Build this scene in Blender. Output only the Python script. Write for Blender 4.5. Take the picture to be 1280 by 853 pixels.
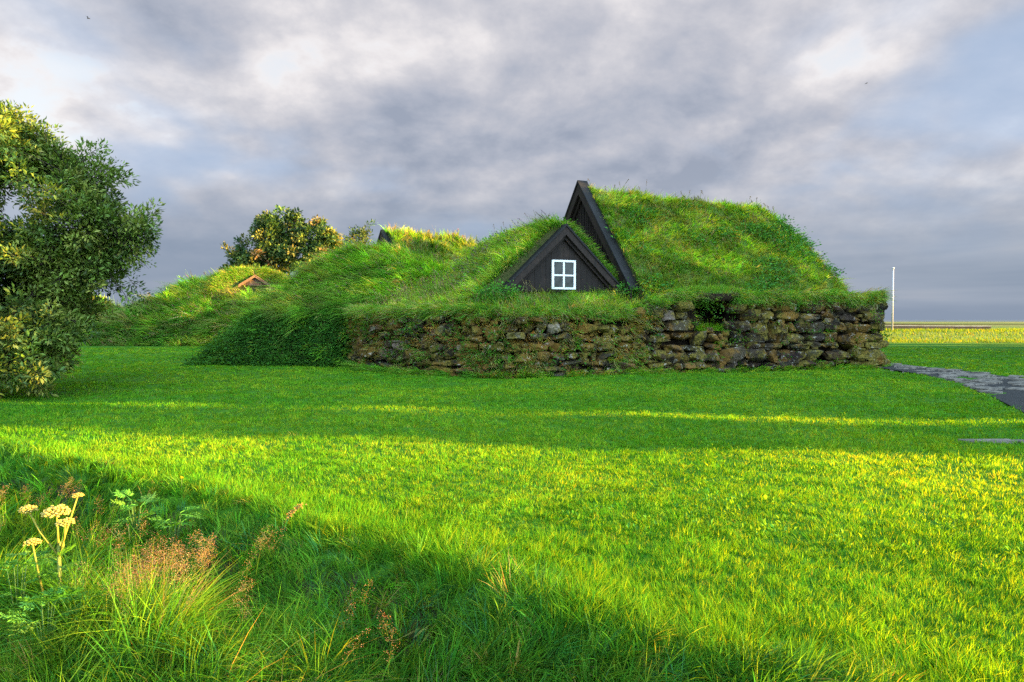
import bpy, bmesh, math
import numpy as np
from mathutils import Vector, Matrix

for _o in list(bpy.data.objects):
    bpy.data.objects.remove(_o)
SC = bpy.context.scene
COL = SC.collection
RNG = np.random.default_rng(11)
A = np.array

# ------------------------------------------------------------------ camera
EYE = A([0.0, 0.0, 1.6])
FPX = 853.0                     # focal length in pixels of the 1280 wide photograph (24 mm)
cam_d = bpy.data.cameras.new('camera')
cam_d.sensor_width = 36.0
cam_d.lens = 24.0
cam_d.clip_start = 0.05
cam_d.clip_end = 60000.0
cam = bpy.data.objects.new('camera', cam_d)
cam.location = EYE
cam.rotation_euler = (math.radians(90 - 1.78), 0, 0)
COL.objects.link(cam)
SC.camera = cam

# ------------------------------------------------------------------ light
SUN_EL = math.radians(8.5)
SUN_AZ = math.radians(99.0)     # clockwise from straight ahead: low, from the right and a little behind
sun_dir = Vector((math.sin(SUN_AZ) * math.cos(SUN_EL), math.cos(SUN_AZ) * math.cos(SUN_EL), math.sin(SUN_EL)))
sun_d = bpy.data.lights.new('sun', 'SUN')
sun_d.energy = 5.0
sun_d.angle = math.radians(0.55)
sun_d.color = (1.0, 0.62, 0.15)
sun = bpy.data.objects.new('sun', sun_d)
sun.rotation_euler = (-sun_dir).to_track_quat('-Z', 'Y').to_euler()
sun.location = (60, -10, 30)
COL.objects.link(sun)

SC.view_settings.view_transform = 'Standard'
SC.view_settings.look = 'None'
SC.view_settings.gamma = 1.0
SC.view_settings.exposure = 3.05
SC.view_settings.use_curve_mapping = False
SC.render.engine = 'CYCLES'
SC.cycles.max_bounces = 5
SC.cycles.diffuse_bounces = 3
SC.cycles.glossy_bounces = 2
SC.cycles.transmission_bounces = 4
SC.cycles.transparent_max_bounces = 4
SC.cycles.sample_clamp_indirect = 4.0
SC.cycles.caustics_reflective = False
SC.cycles.caustics_refractive = False
SC.cycles.use_denoising = False


class NT:
    """small helper to write node trees"""
    def __init__(self, tree):
        self.t = tree
        self.L = tree.links

    def n(self, typ, **kw):
        nd = self.t.nodes.new(typ)
        for k, v in kw.items():
            setattr(nd, k, v)
        return nd

    def put(self, sock, v):
        if isinstance(v, bpy.types.NodeSocket):
            self.L.new(v, sock)
        elif v is not None:
            sock.default_value = v

    def math(self, op, a, b=None, c=None, clamp=False):
        nd = self.n('ShaderNodeMath', operation=op, use_clamp=clamp)
        self.put(nd.inputs[0], a)
        if b is not None:
            self.put(nd.inputs[1], b)
        if c is not None:
            self.put(nd.inputs[2], c)
        return nd.outputs[0]

    def mix(self, f, a, b, blend='MIX'):
        nd = self.n('ShaderNodeMix', data_type='RGBA', blend_type=blend)
        self.put(nd.inputs[0], f)
        self.put(nd.inputs[6], a if isinstance(a, bpy.types.NodeSocket) else (*a, 1)[:4])
        self.put(nd.inputs[7], b if isinstance(b, bpy.types.NodeSocket) else (*b, 1)[:4])
        return nd.outputs[2]

    def ss(self, x, lo, hi, to0=0.0, to1=1.0):
        nd = self.n('ShaderNodeMapRange', interpolation_type='SMOOTHSTEP')
        self.put(nd.inputs[0], x)
        nd.inputs[1].default_value = lo
        nd.inputs[2].default_value = hi
        nd.inputs[3].default_value = to0
        nd.inputs[4].default_value = to1
        return nd.outputs[0]

    def noise(self, vec, scale, detail=4.0, rough=0.55, dist=0.0):
        nd = self.n('ShaderNodeTexNoise')
        if vec is not None:
            self.put(nd.inputs['Vector'], vec)
        nd.inputs['Scale'].default_value = scale
        nd.inputs['Detail'].default_value = detail
        nd.inputs['Roughness'].default_value = rough
        nd.inputs['Distortion'].default_value = dist
        return nd.outputs[0]

    def ramp(self, fac, stops):
        nd = self.n('ShaderNodeValToRGB')
        self.put(nd.inputs[0], fac)
        els = nd.color_ramp.elements
        while len(els) < len(stops):
            els.new(0.5)
        for e, (p, c) in zip(els, stops):
            e.position = p
            e.color = (*c, 1)
        return nd.outputs[0]


# ------------------------------------------------------------------ sky
def make_sky():
    w = bpy.data.worlds.new('World')
    SC.world = w
    w.use_nodes = True
    w.node_tree.nodes.clear()
    k = NT(w.node_tree)
    sky = k.n('ShaderNodeTexSky', sky_type='NISHITA')
    sky.sun_disc = False
    sky.sun_elevation = SUN_EL
    sky.sun_rotation = SUN_AZ
    bg_sky = k.n('ShaderNodeBackground')
    k.put(bg_sky.inputs[0], sky.outputs[0])
    bg_sky.inputs[1].default_value = 0.05
    tc = k.n('ShaderNodeTexCoord')
    sep = k.n('ShaderNodeSeparateXYZ')
    k.put(sep.inputs[0], tc.outputs['Generated'])
    x, y, z = sep.outputs
    zc = k.math('ADD', k.math('MAXIMUM', z, 0.0), 0.42)
    cmb = k.n('ShaderNodeCombineXYZ')
    k.put(cmb.inputs[0], k.math('DIVIDE', x, zc))
    k.put(cmb.inputs[1], k.math('DIVIDE', y, zc))
    cmb.inputs[2].default_value = 3.7
    uv = cmb.outputs[0]
    big = k.noise(uv, 1.25, 3.0, 0.5, 0.2)
    mid = k.noise(uv, 2.9, 10.0, 0.57, 0.10)
    off = k.n('ShaderNodeVectorMath', operation='ADD')
    k.put(off.inputs[0], uv)
    off.inputs[1].default_value = (-0.05, -0.06, 0.0)
    mid2 = k.noise(off.outputs[0], 2.9, 10.0, 0.57, 0.10)
    relief = k.math('SUBTRACT', mid, mid2)          # side of each billow turned to the light
    fine = k.noise(uv, 6.5, 6.0, 0.6, 0.1)
    tint = k.noise(uv, 1.7, 4.0, 0.5, 0.2)

    def blob(px, py, rx, amp):
        # a brighter or darker bank of cloud in one direction of the sky
        d = Vector(((px - 640) / FPX, 1.0, (400 - py) / FPX)).normalized()
        vm = k.n('ShaderNodeVectorMath', operation='SUBTRACT')
        k.put(vm.inputs[0], tc.outputs['Generated'])
        vm.inputs[1].default_value = d
        sc = k.n('ShaderNodeVectorMath', operation='MULTIPLY')
        k.put(sc.inputs[0], vm.outputs[0])
        sc.inputs[1].default_value = (1, 1, 1.9)
        ln = k.n('ShaderNodeVectorMath', operation='LENGTH')
        k.put(ln.inputs[0], sc.outputs[0])
        return k.ss(ln.outputs['Value'], 0.0, rx, amp, 0.0)

    dens = k.math('MULTIPLY', big, 0.55)
    dens = k.math('MULTIPLY_ADD', mid, 0.52, k.math('ADD', dens, 0.05))
    dens = k.math('MULTIPLY_ADD', fine, 0.16, dens)      # about 0.35 .. 0.95, mean 0.66
    dens = k.math('MULTIPLY_ADD', relief, 0.9, dens)
    for b in ((385, 80, 0.24, 0.14), (505, 60, 0.15, 0.12), (1090, 75, 0.22, 0.20), (1010, 95, 0.12, 0.08), (25, 85, 0.30, 0.20), (130, 110, 0.2, 0.10),
              (640, 150, 0.40, -0.075), (330, 235, 0.35, -0.06), (840, 100, 0.22, -0.06), (1140, 235, 0.24, 0.13),
              (850, 215, 0.4, -0.03), (260, 45, 0.13, -0.17), (110, 35, 0.12, -0.12), (690, 50, 0.2, -0.06), (1230, 60, 0.15, -0.08)):
        dens = k.math('ADD', dens, blob(*b))
    cloud = k.ramp(dens, [(0.44, (0.300, 0.330, 0.390)), (0.57, (0.395, 0.412, 0.458)), (0.67, (0.475, 0.474, 0.500)),
                          (0.79, (0.590, 0.570, 0.570)), (0.96, (0.82, 0.765, 0.715))])
    cloud = k.mix(k.math('MULTIPLY', k.ss(k.math('ADD', tint, k.ss(x, -0.1, -0.7, 0.0, 0.06)), 0.53, 0.68), 0.7), cloud, (0.370, 0.480, 0.630))
    cloud = k.mix(1.0, cloud, (0.955, 0.975, 1.04), 'MULTIPLY')
    # towards the horizon the deck flattens to blue grey layers
    lay = k.n('ShaderNodeCombineXYZ')
    k.put(lay.inputs[0], k.math('MULTIPLY', x, 1.2))
    k.put(lay.inputs[1], k.math('MULTIPLY', y, 1.2))
    k.put(lay.inputs[2], k.math('MULTIPLY', z, 13.0))
    layer = k.noise(lay.outputs[0], 1.6, 5.0, 0.5, 0.4)
    low = k.ramp(layer, [(0.36, (0.215, 0.270, 0.365)), (0.52, (0.275, 0.325, 0.415)), (0.68, (0.370, 0.395, 0.455))])
    # left part of the horizon is darker and bluer
    low = k.mix(k.ss(x, -0.75, 0.25), k.mix(0.62, low, (0.190, 0.245, 0.350)), low)
    f_low = k.ss(z, 0.03, 0.235, 1.0, 0.0)
    col = k.mix(f_low, cloud, low)
    # overhead the cloud is set slightly dimmer
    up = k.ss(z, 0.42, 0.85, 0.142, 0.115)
    # behind the viewer the unseen deck is brightened to fill the shaded fronts
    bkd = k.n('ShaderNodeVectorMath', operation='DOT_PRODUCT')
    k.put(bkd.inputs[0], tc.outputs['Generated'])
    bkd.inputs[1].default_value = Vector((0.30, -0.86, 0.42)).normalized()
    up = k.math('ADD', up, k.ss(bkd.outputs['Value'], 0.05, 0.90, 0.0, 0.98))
    col = k.mix(k.ss(z, 0.42, 0.75), col, k.mix(1.0, col, (0.78, 1.0, 1.10), 'MULTIPLY'))
    col = k.mix(k.ss(y, 0.1, -0.5), col, k.mix(1.0, col, (0.84, 1.0, 1.05), 'MULTIPLY'))
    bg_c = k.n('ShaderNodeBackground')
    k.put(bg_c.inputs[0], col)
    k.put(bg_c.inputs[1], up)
    holes = k.ss(dens, 0.90, 1.05, 0.0, 0.22)
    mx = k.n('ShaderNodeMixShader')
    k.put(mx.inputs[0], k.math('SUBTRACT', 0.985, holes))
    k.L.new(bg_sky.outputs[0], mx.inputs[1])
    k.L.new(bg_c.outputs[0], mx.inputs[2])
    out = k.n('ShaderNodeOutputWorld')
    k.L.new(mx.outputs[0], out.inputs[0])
    w.cycles.sampling_method = 'MANUAL'
    w.cycles.sample_map_resolution = 512


make_sky()


# ------------------------------------------------------------------ numpy tools
def _h(ix, iy, iz, s):
    v = np.sin(ix * 127.1 + iy * 311.7 + iz * 74.7 + s * 53.13) * 43758.5453
    return v - np.floor(v)


def vn(x, y, s=0.0):
    x = np.asarray(x, float); y = np.asarray(y, float)
    ix = np.floor(x); iy = np.floor(y)
    fx = x - ix; fy = y - iy
    fx = fx * fx * (3 - 2 * fx); fy = fy * fy * (3 - 2 * fy)
    a = _h(ix, iy, 0, s); b = _h(ix + 1, iy, 0, s); c = _h(ix, iy + 1, 0, s); d = _h(ix + 1, iy + 1, 0, s)
    return (a * (1 - fx) + b * fx) * (1 - fy) + (c * (1 - fx) + d * fx) * fy


def fbm(x, y, s=0.0, o=4):
    t = 0.0; a = 0.5; n = 0.0
    for i in range(o):
        t = t + a * vn(x * 2 ** i + 17.3 * i, y * 2 ** i - 9.1 * i, s + i)
        n += a; a *= 0.5
    return t / n


def vn3(p, s=0.0):
    i = np.floor(p); f = p - i
    f = f * f * (3 - 2 * f)
    r = 0
    for dx in (0, 1):
        for dy in (0, 1):
            for dz in (0, 1):
                w = (f[:, 0] if dx else 1 - f[:, 0]) * (f[:, 1] if dy else 1 - f[:, 1]) * (f[:, 2] if dz else 1 - f[:, 2])
                r = r + w * _h(i[:, 0] + dx, i[:, 1] + dy, i[:, 2] + dz, s)
    return r


def sst(x, a, b):
    t = np.clip((np.asarray(x, float) - a) / (b - a), 0, 1)
    return t * t * (3 - 2 * t)


def nrm(v):
    return v / np.maximum(np.linalg.norm(v, axis=-1, keepdims=True), 1e-9)


class Acc:
    """collects vertices, quads, triangles and one colour per vertex for ONE mesh"""
    def __init__(self):
        self.V = []; self.Q = []; self.T = []; self.C = []; self.n = 0

    def add(self, V, Q=None, T=None, C=None):
        V = np.asarray(V, float).reshape(-1, 3)
        self.V.append(V)
        if Q is not None and len(Q):
            self.Q.append(np.asarray(Q, int).reshape(-1, 4) + self.n)
        if T is not None and len(T):
            self.T.append(np.asarray(T, int).reshape(-1, 3) + self.n)
        if C is None:
            C = np.ones((len(V), 3)) * 0.5
        C = np.asarray(C, float)
        if C.ndim == 1:
            C = np.repeat(C[None], len(V), 0)
        self.C.append(C)
        self.n += len(V)

    def build(self, name, mat, parent=None, smooth=True):
        V = np.concatenate(self.V).astype(np.float32)
        Q = np.concatenate(self.Q) if self.Q else np.zeros((0, 4), int)
        T = np.concatenate(self.T) if self.T else np.zeros((0, 3), int)
        me = bpy.data.meshes.new(name)
        me.vertices.add(len(V))
        me.vertices.foreach_set('co', V.ravel())
        loops = np.concatenate([Q.ravel(), T.ravel()]).astype(np.int32)
        me.loops.add(len(loops))
        me.loops.foreach_set('vertex_index', loops)
        st = np.concatenate([np.arange(len(Q)) * 4, len(Q) * 4 + np.arange(len(T)) * 3]).astype(np.int32)
        me.polygons.add(len(st))
        me.polygons.foreach_set('loop_start', st)
        me.polygons.foreach_set('use_smooth', np.full(len(st), smooth))
        me.update(calc_edges=True)
        ca = me.color_attributes.new('Col', 'FLOAT_COLOR', 'POINT')
        C = np.concatenate(self.C).astype(np.float32)
        ca.data.foreach_set('color', np.concatenate([C, np.ones((len(C), 1), np.float32)], 1).ravel())
        if isinstance(mat, (list, tuple)):
            for m in mat:
                me.materials.append(m)
        else:
            me.materials.append(mat)
        o = bpy.data.objects.new(name, me)
        COL.objects.link(o)
        if parent is not None:
            o.parent = parent
            m = Matrix.Translation(parent.location) if parent.type == 'EMPTY' else Matrix.Identity(4)
            o.matrix_parent_inverse = m.inverted()
        return o


def tag(o, label, cat, group=None, kind=None):
    o['label'] = label
    o['category'] = cat
    if group:
        o['group'] = group
    if kind:
        o['kind'] = kind
    return o


def struct(o, label=None, kind='structure'):
    o['kind'] = kind
    if label:
        o['label'] = label
    return o


def thing(name, loc, label, cat, group=None):
    o = bpy.data.objects.new(name, None)
    o.empty_display_size = 0.2
    o.location = loc
    COL.objects.link(o)
    return tag(o, label, cat, group)


def box(acc, c, ax, h, col=None):
    c = A(c, float); ax = [A(a, float) for a in ax]
    V = []
    for sx in (-1, 1):
        for sy in (-1, 1):
            for sz in (-1, 1):
                V.append(c + ax[0] * h[0] * sx + ax[1] * h[1] * sy + ax[2] * h[2] * sz)
    Q = [(0, 1, 3, 2), (4, 6, 7, 5), (0, 4, 5, 1), (2, 3, 7, 6), (0, 2, 6, 4), (1, 5, 7, 3)]
    acc.add(V, Q, None, col)


def prism(acc, pts_a, pts_b, col=None):
    """two matching convex outlines joined to a solid"""
    n = len(pts_a)
    V = list(pts_a) + list(pts_b)
    Q = []; T = []
    for i in range(n):
        j = (i + 1) % n
        Q.append((i, j, n + j, n + i))
    for i in range(1, n - 1):
        T.append((0, i + 1, i)); T.append((n, n + i, n + i + 1))
    acc.add(A(V), Q, T, col)


def tube(acc, pts, rad, sides=6, col=None, cap=True):
    pts = A(pts, float); k = len(pts)
    rad = np.broadcast_to(A(rad, float), (k,))
    tan = nrm(np.gradient(pts, axis=0))
    ref = A([0.31, 0.95, 0.02]) if abs(tan[0, 1]) < 0.8 else A([0.95, 0.1, 0.3])
    s = nrm(np.cross(tan, ref)); t2 = np.cross(tan, s)
    an = np.arange(sides) * 2 * np.pi / sides
    V = pts[:, None] + rad[:, None, None] * (s[:, None] * np.cos(an)[None, :, None] + t2[:, None] * np.sin(an)[None, :, None])
    Q = []
    for i in range(k - 1):
        for j in range(sides):
            a = i * sides + j; b = i * sides + (j + 1) % sides
            Q.append((a, b, b + sides, a + sides))
    V = V.reshape(-1, 3)
    T = []
    if cap:
        V = np.concatenate([V, pts[:1], pts[-1:]])
        n = k * sides
        for j in range(sides):
            T.append((j, n, (j + 1) % sides))
            T.append(((k - 1) * sides + (j + 1) % sides, n + 1, (k - 1) * sides + j))
    acc.add(V, Q, T, col)


def blades(acc, P, up, lean, L, W, C, segs=2, drop=0.35, tip=None):
    """N grass blades: root P, growing along up, bending by lean (a vector, |lean| about 0..1.5)"""
    N = len(P)
    if N == 0:
        return
    L = np.broadcast_to(L, (N,)); W = np.broadcast_to(W, (N,))
    up = np.broadcast_to(up, (N, 3))
    lm = np.linalg.norm(lean, axis=1)
    ra = RNG.uniform(0, 2 * np.pi, N)
    rv = np.stack([np.cos(ra), np.sin(ra), np.zeros(N)], 1)
    side = nrm(np.cross(up, rv) + 0.001)
    ts = np.linspace(0, 1, segs + 1)
    V = np.zeros((N, 2 * segs + 1, 3))
    Cv = np.zeros((N, 2 * segs + 1, 3))
    for i, t in enumerate(ts):
        c = P + L[:, None] * (up * (t - drop * lm * t * t)[:, None] + lean * (t ** 1.6))
        f = min(1.0, 0.75 + 0.5 * t) * (1 - t ** 2.2)
        cc = C if tip is None else C * (1 - t * t) + tip * t * t
        if i < segs:
            V[:, 2 * i] = c - side * (W * 0.5 * f)[:, None]
            V[:, 2 * i + 1] = c + side * (W * 0.5 * f)[:, None]
            Cv[:, 2 * i] = cc; Cv[:, 2 * i + 1] = cc
        else:
            V[:, 2 * i] = c
            Cv[:, 2 * i] = cc
    st = 2 * segs + 1
    base = (np.arange(N) * st)[:, None]
    Q = np.concatenate([base + A([2 * i, 2 * i + 1, 2 * i + 3, 2 * i + 2]) for i in range(segs - 1)]) if segs > 1 else None
    T = base + A([2 * segs - 2, 2 * segs - 1, 2 * segs])
    acc.add(V.reshape(-1, 3), Q, T, Cv.reshape(-1, 3))


def leaves(acc, P, D, Nn, L, W, C, fold=0.25):
    """N folded leaf blades: base P, direction D, face normal Nn"""
    N = len(P)
    D = nrm(D); S = nrm(np.cross(D, Nn)); U = np.cross(S, D)
    L = np.broadcast_to(L, (N,))[:, None]; W = np.broadcast_to(W, (N,))[:, None]
    V = np.stack([P, P + D * L * 0.45 + S * W * 0.5 + U * W * fold, P + D * L - U * L * 0.12, P + D * L * 0.45 - S * W * 0.5 + U * W * fold], 1)
    b = (np.arange(N) * 4)[:, None]
    T = np.concatenate([b + A([0, 1, 2]), b + A([0, 2, 3])])
    acc.add(V.reshape(-1, 3), None, T, np.repeat(C, 4, 0))


def rand_dirs(N):
    v = RNG.normal(size=(N, 3))
    return nrm(v)


def pick(N, pal, wts, jit=0.18):
    pal = A(pal, float); wts = A(wts, float)
    c = pal[RNG.choice(len(pal), N, p=wts / wts.sum())]
    return c * np.exp(RNG.normal(0, jit, (N, 1))) * np.exp(RNG.normal(0, jit * 0.35, (N, 3)))


# ------------------------------------------------------------------ materials
MATS = {}


def mat_new(name):
    m = bpy.data.materials.new(name)
    m.use_nodes = True
    m.node_tree.nodes.clear()
    k = NT(m.node_tree)
    out = k.n('ShaderNodeOutputMaterial')
    return m, k, out


def foliage_mat(name, trans=0.42, rough=0.55, spec=0.25, tcol=(1.35, 1.25, 0.45)):
    m, k, out = mat_new(name)
    at = k.n('ShaderNodeAttribute', attribute_name='Col')
    p = k.n('ShaderNodeBsdfPrincipled')
    k.put(p.inputs['Base Color'], at.outputs['Color'])
    p.inputs['Roughness'].default_value = rough
    p.inputs['Specular IOR Level'].default_value = spec
    tr = k.n('ShaderNodeBsdfTranslucent')
    k.put(tr.inputs[0], k.mix(1.0, at.outputs['Color'], tcol, 'MULTIPLY'))
    mx = k.n('ShaderNodeMixShader')
    mx.inputs[0].default_value = trans
    k.L.new(p.outputs[0], mx.inputs[1]); k.L.new(tr.outputs[0], mx.inputs[2])
    k.L.new(mx.outputs[0], out.inputs[0])
    return m


M_GRASS = foliage_mat('grass_blade', 0.50, 0.7, 0.04, (2.2, 1.2, 0.2))
M_TGRASS = foliage_mat('turf_grass_blade', 0.48, 0.6, 0.08, (1.6, 1.2, 0.3))
M_LEAF = foliage_mat('tree_leaf', 0.22, 0.5, 0.25, (1.1, 1.15, 0.45))
M_FLOWER = foliage_mat('flower', 0.25, 0.8, 0.1, (1, 1, 0.9))


def simple_mat(name, col, rough=0.8, spec=0.3, noise=None, bump=None, col2=None, metal=0.0):
    m, k, out = mat_new(name)
    p = k.n('ShaderNodeBsdfPrincipled')
    p.inputs['Roughness'].default_value = rough
    p.inputs['Specular IOR Level'].default_value = spec
    p.inputs['Metallic'].default_value = metal
    tc = k.n('ShaderNodeTexCoord')
    if noise:
        nv = k.noise(tc.outputs['Object'], noise, 6.0, 0.6)
        k.put(p.inputs['Base Color'], k.mix(k.ss(nv, 0.35, 0.65), col, col2 or [c * 0.6 for c in col]))
        if bump:
            b = k.n('ShaderNodeBump')
            b.inputs['Strength'].default_value = bump
            b.inputs['Distance'].default_value = 0.02
            k.put(b.inputs['Height'], nv)
            k.put(p.inputs['Normal'], b.outputs[0])
    else:
        p.inputs['Base Color'].default_value = (*col, 1)
    k.L.new(p.outputs[0], out.inputs[0])
    return m


def lawn_mat():
    m, k, out = mat_new('lawn_ground')
    tc = k.n('ShaderNodeTexCoord')
    sep = k.n('ShaderNodeSeparateXYZ'); k.put(sep.inputs[0], tc.outputs['Object'])
    n1 = k.noise(tc.outputs['Object'], 0.35, 5, 0.6)
    n2 = k.noise(tc.outputs['Object'], 9.0, 6, 0.65)
    grass = k.mix(k.ss(n1, 0.35, 0.65), (0.036, 0.130, 0.008), (0.055, 0.150, 0.010))
    grass = k.mix(k.ss(n2, 0.40, 0.75), grass, (0.022, 0.075, 0.007))
    # the embankment and the field behind it carry longer, yellower grass
    n3 = k.noise(tc.outputs['Object'], 0.16, 5, 0.6)
    field = k.mix(k.ss(n3, 0.35, 0.65), (0.120, 0.190, 0.030), (0.190, 0.200, 0.050))
    far = k.mix(k.ss(k.noise(tc.outputs['Object'], 0.012, 4, 0.6), 0.4, 0.6), (0.080, 0.130, 0.035), (0.135, 0.150, 0.060))
    c = k.mix(k.ss(sep.outputs[1], 46.0, 50.0), grass, field)
    c = k.mix(k.ss(sep.outputs[1], 90.0, 140.0), c, far)
    # bare dark soil down in the ditch
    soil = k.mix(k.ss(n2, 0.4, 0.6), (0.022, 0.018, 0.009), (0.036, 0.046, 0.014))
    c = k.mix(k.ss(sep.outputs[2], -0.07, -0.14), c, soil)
    p = k.n('ShaderNodeBsdfPrincipled')
    k.put(p.inputs['Base Color'], c)
    p.inputs['Roughness'].default_value = 0.9
    p.inputs['Specular IOR Level'].default_value = 0.1
    b = k.n('ShaderNodeBump'); b.inputs['Strength'].default_value = 0.7; b.inputs['Distance'].default_value = 0.06
    k.put(b.inputs['Height'], n2)
    k.put(p.inputs['Normal'], b.outputs[0])
    k.L.new(p.outputs[0], out.inputs[0])
    return m


def turf_mat():
    """turf: green thatch on top, brownish thatch on the steep sides"""
    m, k, out = mat_new('turf')
    tc = k.n('ShaderNodeTexCoord')
    geo = k.n('ShaderNodeNewGeometry')
    sep = k.n('ShaderNodeSeparateXYZ'); k.put(sep.inputs[0], geo.outputs['True Normal'])
    n1 = k.noise(tc.outputs['Object'], 1.1, 6, 0.6)
    n2 = k.noise(tc.outputs['Object'], 14, 5, 0.6)
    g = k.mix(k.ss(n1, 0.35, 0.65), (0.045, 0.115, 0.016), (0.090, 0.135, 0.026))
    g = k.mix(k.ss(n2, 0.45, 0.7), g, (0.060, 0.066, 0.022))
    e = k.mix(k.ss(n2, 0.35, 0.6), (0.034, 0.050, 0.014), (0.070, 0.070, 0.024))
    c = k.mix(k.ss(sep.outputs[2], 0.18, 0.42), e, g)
    p = k.n('ShaderNodeBsdfPrincipled')
    k.put(p.inputs['Base Color'], c)
    p.inputs['Roughness'].default_value = 0.95
    p.inputs['Specular IOR Level'].default_value = 0.1
    b = k.n('ShaderNodeBump'); b.inputs['Strength'].default_value = 0.8; b.inputs['Distance'].default_value = 0.05
    k.put(b.inputs['Height'], n2)
    k.put(p.inputs['Normal'], b.outputs[0])
    k.L.new(p.outputs[0], out.inputs[0])
    return m


def earth_mat():
    """turf: green thatch on top, dark earth on the steep cut sides"""
    m, k, out = mat_new('earth_bank')
    tc = k.n('ShaderNodeTexCoord')
    geo = k.n('ShaderNodeNewGeometry')
    sep = k.n('ShaderNodeSeparateXYZ'); k.put(sep.inputs[0], geo.outputs['True Normal'])
    n1 = k.noise(tc.outputs['Object'], 1.1, 6, 0.6)
    n2 = k.noise(tc.outputs['Object'], 14, 5, 0.6)
    g = k.mix(k.ss(n1, 0.35, 0.65), (0.045, 0.115, 0.016), (0.090, 0.135, 0.026))
    g = k.mix(k.ss(n2, 0.45, 0.7), g, (0.060, 0.066, 0.022))
    e = k.mix(k.ss(n2, 0.35, 0.6), (0.012, 0.009, 0.006), (0.030, 0.021, 0.012))
    c = k.mix(k.ss(sep.outputs[2], 0.18, 0.42), e, g)
    p = k.n('ShaderNodeBsdfPrincipled')
    k.put(p.inputs['Base Color'], c)
    p.inputs['Roughness'].default_value = 0.95
    p.inputs['Specular IOR Level'].default_value = 0.1
    b = k.n('ShaderNodeBump'); b.inputs['Strength'].default_value = 0.8; b.inputs['Distance'].default_value = 0.05
    k.put(b.inputs['Height'], n2)
    k.put(p.inputs['Normal'], b.outputs[0])
    k.L.new(p.outputs[0], out.inputs[0])
    return m


def stone_mat():
    m, k, out = mat_new('lava_stone')
    tc = k.n('ShaderNodeTexCoord')
    at = k.n('ShaderNodeAttribute', attribute_name='Col')
    P = tc.outputs['Object']
    n_f = k.noise(P, 16, 8, 0.7)
    n_m = k.noise(P, 3.1, 6, 0.65, 0.4)
    n_l = k.noise(P, 7.0, 6, 0.7, 0.6)
    n_b = k.noise(P, 0.55, 3, 0.5)
    c = k.mix(k.ss(n_f, 0.3, 0.7), k.mix(1.0, at.outputs['Color'], (0.55, 0.55, 0.55), 'MULTIPLY'), at.outputs['Color'])
    moss = k.mix(k.ss(n_f, 0.35, 0.65), (0.045, 0.043, 0.008), (0.210, 0.160, 0.024))
    c = k.mix(k.math('MULTIPLY', k.ss(k.math('MULTIPLY_ADD', n_b, 0.5, k.math('MULTIPLY', n_m, 0.6)), 0.48, 0.60), 0.9), c, moss)
    rust = k.mix(n_f, (0.240, 0.125, 0.020), (0.085, 0.045, 0.010))
    c = k.mix(k.math('MULTIPLY', k.ss(k.noise(P, 1.3, 5, 0.6, 0.3), 0.50, 0.60), 0.75), c, rust)
    c = k.mix(k.math('MULTIPLY', k.ss(n_l, 0.585, 0.64), 0.85), c, (0.32, 0.29, 0.24))
    p = k.n('ShaderNodeBsdfPrincipled')
    k.put(p.inputs['Base Color'], c)
    p.inputs['Roughness'].default_value = 0.92
    p.inputs['Specular IOR Level'].default_value = 0.2
    b = k.n('ShaderNodeBump'); b.inputs['Strength'].default_value = 1.0; b.inputs['Distance'].default_value = 0.05
    k.put(b.inputs['Height'], k.math('ADD', n_f, n_l))
    k.put(p.inputs['Normal'], b.outputs[0])
    k.L.new(p.outputs[0], out.inputs[0])
    return m


def wood_mat(name, c1, c2, rough=0.7, streak=22.0):
    m, k, out = mat_new(name)
    tc = k.n('ShaderNodeTexCoord')
    at = k.n('ShaderNodeAttribute', attribute_name='Col')
    mp = k.n('ShaderNodeMapping'); k.put(mp.inputs[0], tc.outputs['Object'])
    mp.inputs['Scale'].default_value = (streak, streak, 1.4)
    n = k.noise(mp.outputs[0], 1.0, 6, 0.65, 0.3)
    n2 = k.noise(tc.outputs['Object'], 2.3, 5, 0.6)
    c = k.mix(k.ss(n, 0.3, 0.7), c1, c2)
    c = k.mix(k.math('MULTIPLY', k.ss(n2, 0.5, 0.75), 0.45), c, [v * 2.0 + 0.008 for v in c2])
    c = k.mix(1.0, c, k.mix(0.5, at.outputs['Color'], at.outputs['Color'], 'ADD'), 'MULTIPLY')
    p = k.n('ShaderNodeBsdfPrincipled')
    k.put(p.inputs['Base Color'], c)
    p.inputs['Roughness'].default_value = rough
    p.inputs['Specular IOR Level'].default_value = 0.3
    b = k.n('ShaderNodeBump'); b.inputs['Strength'].default_value = 0.5; b.inputs['Distance'].default_value = 0.01
    k.put(b.inputs['Height'], n)
    k.put(p.inputs['Normal'], b.outputs[0])
    k.L.new(p.outputs[0], out.inputs[0])
    return m


M_LAWN = lawn_mat()
M_TURF = turf_mat()
M_EARTH = earth_mat()
M_STONE = stone_mat()
M_BARK = simple_mat('bark', (0.070, 0.055, 0.040), 0.9, 0.2, 12.0, 0.6, (0.030, 0.024, 0.018))
M_DARKWOOD = wood_mat('tarred_wood', (0.0075, 0.0040, 0.0026), (0.0185, 0.0100, 0.0065))
M_BARGE = wood_mat('tarred_bargeboard', (0.0120, 0.0068, 0.0048), (0.0310, 0.0175, 0.0118))
M_VERGE = wood_mat('verge_board', (0.0056, 0.0052, 0.0062), (0.0125, 0.0115, 0.0125))
M_OLDWOOD = wood_mat('old_brown_wood', (0.10, 0.055, 0.032), (0.22, 0.125, 0.075))
M_WHITE = simple_mat('white_paint', (0.78, 0.78, 0.77), 0.5, 0.4, 9.0, 0.15, (0.68, 0.68, 0.66))
M_GLASS = simple_mat('window_glass', (0.016, 0.018, 0.014), 0.12, 0.22, 3.0, None, (0.05, 0.052, 0.045))
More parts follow.
